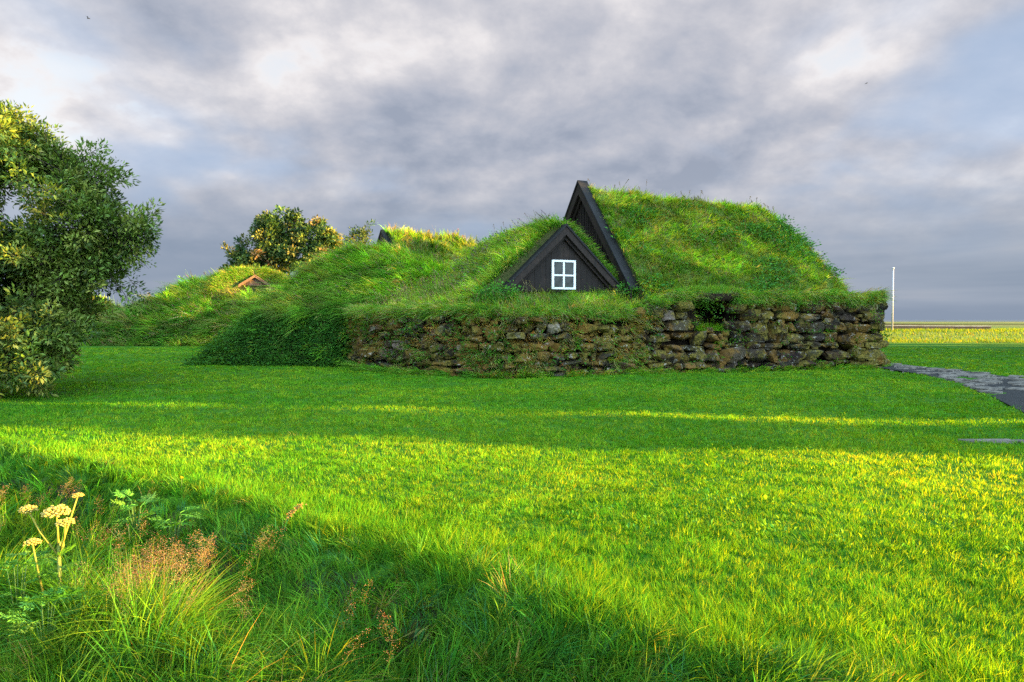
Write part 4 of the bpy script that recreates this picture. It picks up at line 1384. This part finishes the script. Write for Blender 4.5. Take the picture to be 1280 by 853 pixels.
# reddish flowering grasses
acc = Acc()
cl = []
for (px, py, dd, n, sp) in ((190, 692, 4.0, 34, 0.10), (240, 697, 3.9, 26, 0.09), (160, 715, 3.8, 14, 0.08), (130, 660, 4.6, 7, 0.12), (25, 622, 5.4, 22, 0.28),
                            (345, 668, 4.6, 5, 0.10), (120, 705, 4.1, 4, 0.10), (285, 740, 3.7, 5, 0.10), (425, 742, 3.9, 3, 0.12), (460, 790, 3.4, 3, 0.12)):
    c = A([(px - 640) / FPX * dd, dd])
    zt = 1.6 - (py - 400) / FPX * dd
    q = c + RNG.normal(0, sp, (n, 2))
    cl.append(np.concatenate([q, np.full((n, 1), zt) + RNG.normal(0, 0.05, (n, 1))], 1))
cl = np.concatenate(cl)
z0 = G(cl[:, 0], cl[:, 1]); Ls = np.clip(cl[:, 2] - z0, 0.25, 0.95) * 1.08
N = len(cl)
lean = RNG.normal(0, 0.13, (N, 3)) * A([1, 1, 0]) + A([0.22, -0.02, 0])
base = np.stack([cl[:, 0] - lean[:, 0] * Ls, cl[:, 1] - lean[:, 1] * Ls, z0], 1)
up = np.repeat(A([[0, 0, 1.0]]), N, 0)
C1 = pick(N, [(0.08, 0.18, 0.03), (0.11, 0.20, 0.04)], [1, 1])
blades(acc, base, up, lean, Ls, 0.0028, C1, 4, 0.1)
pc = pick(N, [(0.32, 0.20, 0.14), (0.28, 0.17, 0.13), (0.34, 0.26, 0.15)], [2, 2, 1], 0.15)
lmn = np.linalg.norm(lean, axis=1)
for j in range(60):
    f = RNG.uniform(0, 1, N)
    t = 1 - f * np.minimum(0.16 / Ls, 0.5)
    c = base + Ls[:, None] * (up * (t - 0.1 * lmn * t * t)[:, None] + lean * (t ** 1.6)[:, None])
    out = rand_dirs(N) * A([1, 1, 0.5])
    c2 = c + out * (0.008 + 0.034 * np.sin(np.clip(f, 0.05, 1) * 2.6))[:, None]
    leaves(acc, c2, nrm(out + up * 0.8), rand_dirs(N), RNG.uniform(0.004, 0.008, N), 0.003, pc * np.exp(RNG.normal(0, 0.2, (N, 1))))
    if j % 3 == 0:
        blades(acc, c, nrm(c2 - c), np.zeros((N, 3)), np.linalg.norm(c2 - c, axis=1), 0.0012, pc * 0.8, 1)
o = acc.build('flowering_grass', M_GRASS); struct(o, 'reddish flowering grass heads in the ditch', 'stuff')

# leafy angelica plant with four cream flower heads
AB = P3(67, 4.15, 0.0); AB[2] = G(AB[0], AB[1])
ang = thing('angelica_plant', tuple(AB), 'tall angelica plant with cream flower umbels standing in the grassy ditch', 'plant')
YS = A([0.30, 0.30, 0.06]); CR = [(0.60, 0.47, 0.12), (0.52, 0.38, 0.09), (0.62, 0.52, 0.20)]
stem = Acc()
z_t = 1.6 - (640 - 400) / FPX * 4.15
node = A([AB[0] + 0.005, AB[1], 0.17])
tube(stem, [AB - A([0, 0, 0.05]), AB * 0.5 + node * 0.5 + A([0.006, 0, 0]), node], [0.012, 0.011, 0.011], 8, A([0.22, 0.27, 0.06]))
UMB = [(P3(66, 4.12, z_t + 0.035), 0.072, node), (P3(77, 4.02, z_t - 0.012), 0.046, node), (P3(31, 4.15, z_t + 0.03), 0.046, node - A([0, 0, 0.02])), (P3(93, 4.3, z_t + 0.07), 0.032, node),
       (P3(35, 4.05, 1.6 - (676 - 400) / FPX * 4.05), 0.042, A([AB[0] - 0.06, AB[1] - 0.03, -0.15]))]
for c, r, st in UMB:
    mid_ = (c + st) / 2 + A([(c[0] - st[0]) * 0.12, 0, -0.01])
    tube(stem, [st, mid_, c - A([0, 0, r * 0.75])], [0.0065, 0.0052, 0.0045], 6, YS * A([1.05, 1, 0.9]))
for i in range(5):
    a = RNG.uniform(0, 6.28)
    tube(stem, [node + A([0, 0, -0.02]), node + A([math.cos(a) * 0.02, math.sin(a) * 0.02, 0.03]), node + A([math.cos(a) * 0.03, math.sin(a) * 0.03, 0.075])], [0.012, 0.013, 0.002], 6, A([0.22, 0.28, 0.06]))
stem.build('stem', M_FLOWER, ang)
bm = bmesh.new(); bmesh.ops.create_icosphere(bm, subdivisions=1, radius=1.0)
IC1 = A([v.co[:] for v in bm.verts]); IC1T = A([[v.index for v in f.verts] for f in bm.faces]); bm.free()
for c, r, st in UMB:
    um = Acc()
    nr = int(22 + 500 * r)
    root_ = c - A([0, 0, r * 0.75])
    for i in range(nr):
        f = (i + 0.5) / nr
        th = math.acos(1 - f * 0.92); ph = i * 2.39996
        dv = A([math.sin(th) * math.cos(ph), math.sin(th) * math.sin(ph), math.cos(th) * 0.72])
        e = root_ + dv * r * RNG.uniform(0.85, 1.12)
        tube(um, [root_, (root_ + e) / 2 + A([0, 0, -0.004]), e], [0.0016, 0.0013, 0.0012], 4, YS, cap=False)
        q = 12
        off = rand_dirs(q) * r * 0.105
        off[:, 2] *= 0.6
        for v in off:
            um.add(e + v + IC1 * r * RNG.uniform(0.04, 0.07), None, IC1T, pick(1, CR, (2, 2, 1), 0.15)[0])
    um.build('umbel', M_FLOWER, ang)


def fern_leaf(acc, base, d, L, pal, wts):
    """one divided leaf: a stalk with pairs of toothed leaflets, each divided again"""
    d = nrm(A(d, float)); sidev = nrm(np.cross(d, A([0, 0, 1.0])))
    upv = np.cross(sidev, d)
    pts = [base + d * L * t - A([0, 0, 1]) * L * 0.25 * t * t for t in np.linspace(0, 1, 6)]
    tube(acc, pts, np.linspace(0.004, 0.0015, 6), 4, A(pal[0]) * 1.3, cap=False)
    P = []; D = []; Nn = []; Ln = []
    for t in np.linspace(0.3, 1.0, 6):
        b = base + d * L * t - A([0, 0, 1]) * L * 0.25 * t * t
        for s in ((-1, 1) if t < 0.99 else (0,)):
            dd = nrm(d * 0.7 + sidev * s * 1.0 + RNG.normal(0, 0.1, 3)) if s else d
            l2 = L * 0.42 * (1.15 - t * 0.6)
            for u in np.linspace(0.25, 1.0, 4):
                bb = b + dd * l2 * u
                sv = np.cross(dd, upv)
                for s2 in ((-1, 1) if u < 0.99 else (0,)):
                    P.append(bb); D.append(nrm(dd * 0.8 + sv * s2 * 0.9) if s2 else dd); Nn.append(upv + RNG.normal(0, 0.2, 3)); Ln.append(l2 * 0.45)
    P, D, Nn, Ln = A(P), A(D), A(Nn), A(Ln)
    leaves(acc, P, D, Nn, Ln, Ln * 0.50, pick(1, pal, wts, 0.15).repeat(len(P), 0) * np.exp(RNG.normal(0, 0.12, (len(P), 1))))


HP = [(0.055, 0.19, 0.022), (0.085, 0.24, 0.028), (0.13, 0.27, 0.035)]
for a in np.linspace(0, 6.28, 7)[:-1]:
    lf = Acc()
    fern_leaf(lf, node - A([0, 0, RNG.uniform(0.06, 0.25)]), (math.cos(a), math.sin(a), 0.45), RNG.uniform(0.08, 0.13), HP, (1, 2, 2))
    lf.build('leaf', M_LEAF, ang)
lf = Acc()
fern_leaf(lf, node - A([0, 0, 0.03]), (0.8, -0.2, 0.9), 0.13, HP, (0, 1, 2))
lf.build('leaf', M_LEAF, ang)

HERBS = [(50, 745, 3.85, 0.19, 'broad bushy angelica rosette of divided leaves below the flowering stalk'),
         (165, 618, 5.7, 0.17, 'feathery green rosette in the shaded grass behind the flower heads'),
         (15, 690, 4.1, 0.14, 'leafy rosette at the left picture edge beside the flowering stalk'),
         (215, 640, 5.4, 0.13, 'small feathery rosette nearest the mown lawn edge')]
for px, py, dd, r, lab in HERBS:
    b = P3(px, dd, 0); zt = 1.6 - (py - 400) / FPX * dd
    b[2] = G(b[0], b[1])
    ht = max(zt - b[2], 0.15)
    t_ = thing('wild_angelica', tuple(b), lab, 'plant', 'leafy rosettes in the ditch')
    st_ = Acc()
    for i in range(9):
        ac = Acc()
        a = i * 2.4 + RNG.uniform(0, 0.4)
        c = b + A([math.cos(a) * 0.05, math.sin(a) * 0.05, ht * RNG.uniform(0.55, 0.95)])
        tube(st_, [b, b * 0.4 + c * 0.6 + A([0, 0, 0.02]), c], [0.004, 0.0035, 0.002], 5, A([0.07, 0.15, 0.03]))
        fern_leaf(ac, c, (math.cos(a), math.sin(a), RNG.uniform(-0.1, 0.9)), r * RNG.uniform(0.8, 1.15), HP, (3, 2, 0.6))
        ac.build('leaf', M_LEAF, t_)
    st_.build('stem', M_LEAF, t_)

# dock stalk and dandelion
def dock(px, py0, py1, dd, lab):
    a = P3(px, dd, 0); a[2] = G(a[0], a[1])
    top = P3(px + 32, dd, 1.6 - (py1 - 400) / FPX * dd)
    t_ = thing('dock_plant', tuple(a), lab, 'plant')
    ac = Acc()
    pts = [a, a * 0.5 + top * 0.5 + A([-0.02, 0, 0.02]), top]
    tube(ac, pts, [0.005, 0.004, 0.002], 5, A([0.20, 0.17, 0.05]))
    ac.build('stem', M_FLOWER, t_)
    ac = Acc(); n = 130
    t = RNG.uniform(0.5, 1, n)[:, None]
    P = a * (1 - t) + top * t + A([-0.02, 0, 0.02]) * (1 - (2 * t - 1) ** 2) + RNG.normal(0, 0.009, (n, 3))
    leaves(ac, P, rand_dirs(n), rand_dirs(n), 0.016, 0.010, pick(n, [(0.32, 0.17, 0.07), (0.26, 0.20, 0.07)], (1, 1)))
    ac.build('seed_head', M_FLOWER, t_)


dock(345, 660, 632, 5.2, 'rust brown dock stalk leaning out of the dark grass edge')
dn = P3(223, 6.3, 0); dn[2] = G(dn[0], dn[1])
t_ = thing('dandelion', tuple(dn), 'single yellow dandelion flower in the grass at the lawn edge', 'flower')
ac = Acc(); tp = dn + A([0.01, 0, 0.16])
tube(ac, [dn, dn * 0.5 + tp * 0.5 + A([0.006, 0, 0]), tp], [0.003, 0.0026, 0.0026], 5, A([0.12, 0.2, 0.05]))
ac.build('stem', M_FLOWER, t_)
ac = Acc(); n = 70
aa = RNG.uniform(0, 6.28, n)
leaves(ac, np.repeat(tp[None], n, 0), np.stack([np.cos(aa), np.sin(aa), RNG.uniform(0.05, 1.4, n)], 1), np.repeat(A([[0, 0, 1.0]]), n, 0), 0.022, 0.006, pick(n, [(0.80, 0.55, 0.02)], [1], 0.1))
ac.build('flower_head', M_FLOWER, t_)

# ------------------------------------------------------------------ trees


def tree(name, base, stems, blobs, n_cl, leaf_n, leaf_l, pal, wts, label, group=None, spray=0.30, trunk_r=0.16, thr=0.40, extra=(), cat='tree', shell=0.5, ratio=0.40, seed=0):
    base = A(base, float)
    root = thing(name, tuple(base), label, cat, group)
    tr = Acc(); cr = Acc()
    limbs = []
    for c, r in blobs:
        c = A(c, float)
        b0 = base + RNG.normal(0, trunk_r * 0.9, 3) * A([1, 1, 0]) * (1 if stems > 1 else 0.2)
        m1 = b0 * 0.65 + c * 0.35 + A([0, 0, 0.12 * np.linalg.norm(c - b0)]) + RNG.normal(0, 0.1, 3)
        m2 = b0 * 0.3 + c * 0.7 + A([0, 0, 0.06 * np.linalg.norm(c - b0)]) + RNG.normal(0, 0.12, 3)
        pts = A([b0 - A([0, 0, 0.1]), b0 * 0.85 + m1 * 0.15, m1, m2, c])
        tt = np.linspace(0, 1, 13)
        ip = np.stack([np.interp(tt, [0, 0.12, 0.4, 0.72, 1], pts[:, q]) for q in range(3)], 1)
        ip[1:-1] = (ip[:-2] + 2 * ip[1:-1] + ip[2:]) / 4
        ip[1:-1] += RNG.normal(0, 0.025, ip[1:-1].shape)
        rr = trunk_r * 0.62 * (1 - tt) ** 0.8 + trunk_r * 0.10
        tube(tr, ip, rr, 7)
        limbs.append(ip[3:])
    pts_l = np.concatenate(limbs)
    vol = A([np.prod(r) ** 0.75 for c, r in blobs]); vol /= vol.sum()
    ends = []
    while len(ends) < n_cl:
        i = RNG.choice(len(blobs), p=vol)
        c, r = blobs[i]
        dv = rand_dirs(1)[0]
        q = A(c) + dv * A(r) * RNG.uniform(shell, 1.0) ** 0.7 * (0.86 + 0.28 * vn3(A([dv * 2.2 + 10]), seed + i)[0])
        if q[2] < base[2] + 0.15:
            continue
        if vn3(A([q * 0.95 + 40]), seed + 5)[0] < thr:
            continue
        ends.append(q)
    ends = np.concatenate([A(ends), A(extra).reshape(-1, 3)])
    for q in ends:
        dd = np.linalg.norm(pts_l - q, axis=1)
        a = pts_l[np.argmin(dd + RNG.uniform(0, 0.3, len(dd)))]
        m = (a + q) / 2 + RNG.normal(0, 0.08, 3) + A([0, 0, 0.05])
        ln = np.linalg.norm(q - a)
        r0 = min(0.006 + 0.010 * ln, 0.03)
        tube(tr, [a, m, q], [r0, r0 * 0.7, 0.004], 4, None, cap=False)
        # side twigs and their leaves
        ax = nrm(q - m)
        k = leaf_n
        t = RNG.uniform(0, 1, k)
        od = rand_dirs(k); od = nrm(od - ax * (od @ ax)[:, None] * 0.5)
        rad = spray * (0.25 + 0.75 * RNG.uniform(0, 1, k)) * (1.1 - 0.6 * t)
        P = q + ax * (t[:, None] - 0.55) * spray * 2.1 + od * rad[:, None] * A([1, 1, 0.85])
        D = nrm(od * 0.8 + ax * 0.5 + A([0, 0, 0.25]) + RNG.normal(0, 0.35, (k, 3)))
        Nn = nrm(A([0, 0, 0.8]) + RNG.normal(0, 0.55, (k, 3)))
        s = leaf_l * RNG.uniform(0.6, 1.25, k)
        cc = pick(1, pal, wts, 0.12)[0]
        C = cc * np.exp(RNG.normal(0, 0.2, (k, 1))) * np.exp(RNG.normal(0, 0.05, (k, 3)))
        leaves(cr, P, D, Nn, s, s * ratio, C, 0.18)
        nt = 5
        for j in range(nt):
            e = q + ax * (RNG.uniform() - 0.3) * spray + rand_dirs(1)[0] * spray * 0.8
            tube(tr, [q - ax * spray * 0.4, e], [0.004, 0.002], 3, None, cap=False)
    tr.build('trunk', M_BARK, root)
    cr.build('crown', M_LEAF, root)
    return root


WPAL = [(0.105, 0.170, 0.026), (0.150, 0.215, 0.034), (0.220, 0.260, 0.048), (0.062, 0.112, 0.024)]
tree('willow_tree', (-12.2, 15.6, 0.0), 3,
     [((-12.3, 15.3, 4.6), (2.4, 2.2, 1.9)), ((-10.4, 15.2, 4.1), (1.7, 1.6, 1.3)), ((-9.3, 15.2, 3.55), (1.2, 1.1, 0.75)), ((-11.2, 15.0, 5.3), (1.3, 1.3, 1.0)), ((-11.2, 15.4, 2.9), (2.0, 1.7, 1.3)),
      ((-9.75, 15.4, 4.75), (0.85, 0.8, 0.65)), ((-10.0, 15.9, 2.35), (1.2, 1.2, 0.9)), ((-12.6, 15.0, 5.8), (1.2, 1.2, 0.8)), ((-8.75, 15.3, 3.35), (0.6, 0.6, 0.42)), ((-13.6, 15.4, 3.6), (1.8, 1.8, 2.2)), ((-11.7, 14.6, 3.7), (1.7, 1.2, 1.2)), ((-10.6, 15.3, 2.2), (1.3, 1.2, 0.9)), ((-12.3, 14.4, 4.0), (1.5, 1.0, 1.2)), ((-12.0, 14.3, 2.6), (1.5, 1.0, 1.0)), ((-11.6, 15.0, 5.5), (1.2, 1.1, 0.75)), ((-9.7, 15.0, 2.75), (0.8, 0.7, 0.7)), ((-10.0, 14.8, 1.9), (0.75, 0.7, 0.8))],
     1560, 90, 0.118, WPAL, (4, 4, 2, 3), 'large leafy willow tree leaning over the lawn at the left', spray=0.30, trunk_r=0.15, thr=0.42,
     extra=[(-8.0, 15.2, 4.0), (-8.05, 15.2, 3.55), (-8.3, 15.3, 3.0), (-8.15, 15.2, 3.75), (-8.9, 15.2, 4.95), (-9.2, 15.2, 5.35), (-8.65, 15.3, 4.75), (-8.75, 15.6, 2.05), (-8.55, 15.6, 2.3), (-10.7, 15.0, 6.0), (-10.3, 15.1, 5.6)], seed=3)
tree('willow_shrub', (-11.2, 13.6, 0.0), 4,
     [((-11.2, 13.6, 1.15), (1.5, 1.2, 1.15)), ((-10.0, 13.8, 0.75), (0.95, 0.9, 0.75)), ((-11.6, 13.2, 1.8), (1.4, 1.0, 0.9)), ((-10.4, 14.2, 1.5), (0.9, 0.9, 0.8)), ((-9.75, 14.5, 1.25), (0.65, 0.7, 0.8))],
     300, 84, 0.125, WPAL, (3, 4, 3, 3), 'dense rounded willow shrub at the foot of the tree, leaves down to the grass', cat='shrub', spray=0.26, trunk_r=0.07, thr=0.30, seed=9, shell=0.35)
RPAL = [(0.050, 0.100, 0.022), (0.090, 0.130, 0.028), (0.150, 0.150, 0.035), (0.17, 0.11, 0.05), (0.032, 0.070, 0.020)]
tree('rowan_tree', (-18.5, 57.0, 0.0), 2,
     [((-20.2, 57, 7.2), (3.3, 2.8, 2.2)), ((-18.9, 57, 9.2), (2.2, 2.0, 1.9)), ((-16.8, 57, 8.3), (2.3, 2.0, 1.7)), ((-15.6, 57, 7.0), (1.9, 2.0, 2.0)), ((-22.0, 57, 6.3), (1.9, 2.0, 1.4)), ((-18.4, 56.5, 5.6), (3.2, 2.5, 2.0)), ((-19.6, 57, 10.2), (0.9, 0.9, 0.9)), ((-14.6, 57, 8.6), (0.7, 0.7, 0.6))],
     420, 70, 0.30, RPAL, (4, 4, 3, 0.3, 3), 'round rowan tree with yellowing leaves behind the grassy mounds', spray=0.50, trunk_r=0.22, thr=0.42, ratio=0.5, seed=14)
tree('birch_sapling', (-11.6, 52.0, 0.0), 1,
     [((-11.5, 52, 8.1), (0.6, 0.6, 0.7)), ((-11.1, 52, 8.6), (0.35, 0.35, 0.5)), ((-11.9, 52, 7.4), (0.7, 0.6, 0.7))],
     30, 40, 0.22, RPAL, (2, 4, 4, 0, 1), 'slim sapling tip poking above the mound beside the rowan', spray=0.32, trunk_r=0.09, thr=0.2, seed=17)

# shelter belt to the right of the picture: its long evening shadow lies over the farm
sb = Acc()
for i, t in enumerate(np.linspace(0, 1, 15)):
    c = A([31.5 + 6.5 * t, 6.3 + 34.5 * t, 0.0])
    h = 12.0 + 0.7 * math.sin(i * 2.1)
    if i == 0:
        c = c + A([0, -1.25, 0])
    if i == 14:
        c = c + A([0.3, 1.5, 0])
    rr = 1.2 if i == 0 else 1.5 if i == 14 else 2.1
    n = 1000 if i in (0, 14) else 1900 if i == 1 else 3000
    dv = rand_dirs(n)
    wv = (0.72 + 0.55 * vn3(dv * 2.4 + 10 + 3 * i, 1.0))[:, None] * A([1, 1, 0]) + A([0, 0, 1])
    P = c + A([0, 0, h * 0.5]) + dv * A([rr, rr, h * 0.5]) * wv * (RNG.uniform(0.3, 1, (n, 1)) ** 0.5)
    leaves(sb, P, rand_dirs(n), rand_dirs(n), 0.75, 0.5, pick(n, WPAL, (3, 3, 1, 3)))
    tube(sb, [c, c + A([0, 0, h * 0.8])], [0.2, 0.06], 7, A([0.05, 0.04, 0.03]))
o = sb.build('shelterbelt', M_LEAF); struct(o, 'row of shelter trees beside the farm', 'stuff')

# ------------------------------------------------------------------ far right: pole, low wall, birds
b = P3(1115, 58.0, 0); b[2] = G(b[0], b[1])
t_ = thing('flag_pole', tuple(b), 'slim white flagpole without a flag standing on the far dyke', 'flagpole')
ac = Acc(); H = 1.6 + 63 / FPX * 58 - b[2]
tube(ac, [b - A([0, 0, 0.1]), b + A([0, 0, H])], [0.075, 0.055], 14)
ac.build('pole', M_POLE, t_)
ac = Acc(); top = b + A([0, 0, H])
for i in range(5):
    a0 = i / 5 * math.pi / 2
pr = [(0.06, 0.0), (0.10, 0.03), (0.11, 0.09), (0.08, 0.14), (0.02, 0.17)]
tube(ac, [top + A([0, 0, z]) for r, z in pr], [r for r, z in pr], 12)
ac.build('finial', M_POLE, t_)

ac = Acc()
for xa in np.arange(27.0, 44.6, 0.9):
    ya = 64.0 + 0.02 * (xa - 27)
    z = G(xa, ya)
    box(ac, (xa + 0.45, ya, z + 0.16), (A([1, 0, 0]), A([0, 1, 0]), A([0, 0, 1])), (0.45, 0.2, 0.19))
lw = ac.build('low_wall', M_DARKWALL, smooth=False)
tag(lw, 'long low dark wall with grey top beyond the sunlit dyke', 'wall')
ac = Acc()
for xa in np.arange(27.0, 44.6, 0.9):
    ya = 64.0 + 0.02 * (xa - 27)
    box(ac, (xa + 0.45, ya, G(xa, ya) + 0.40), (A([1, 0, 0]), A([0, 1, 0]), A([0, 0, 1])), (0.45, 0.25, 0.045))
cp = ac.build('coping', M_COPING, lw, smooth=False)


def bird(px, py, d, lab, tilt):
    c = P3(px, d, 1.6 + (400 - py) / FPX * d)
    ac = Acc()
    tube(ac, [c + A([-0.19, 0, 0]), c + A([-0.1, 0, 0.01]), c + A([0.05, 0, 0.01]), c + A([0.15, 0, 0.02]), c + A([0.2, 0, 0.01])], [0.012, 0.05, 0.055, 0.035, 0.008], 8)
    for s in (-1, 1):
        r0 = c + A([0.0, 0.03 * s, 0.03]); m = c + A([0.03, 0.26 * s, 0.13 + tilt]); e = c + A([-0.08, 0.52 * s, 0.06 + tilt])
        V = [r0 + A([0.07, 0, 0]), r0 - A([0.07, 0, 0]), m - A([0.08, 0, 0]), m + A([0.05, 0, 0]), e]
        V = V + [v - A([0, 0, 0.012]) for v in V]
        ac.add(V, [(0, 1, 2, 3), (8, 7, 6, 5)], [(3, 2, 4), (9, 7, 8)])
    tag(ac.build('bird', M_BIRD), lab, 'bird', 'birds in the sky')


bird(118, 29, 95, 'tiny dark bird flying high above the left tree', 0.05)
bird(1078, 108, 130, 'tiny dark bird flying under the bright cloud at right', -0.05)

print('verts', sum(len(o.data.vertices) for o in bpy.data.objects if o.type == 'MESH'))
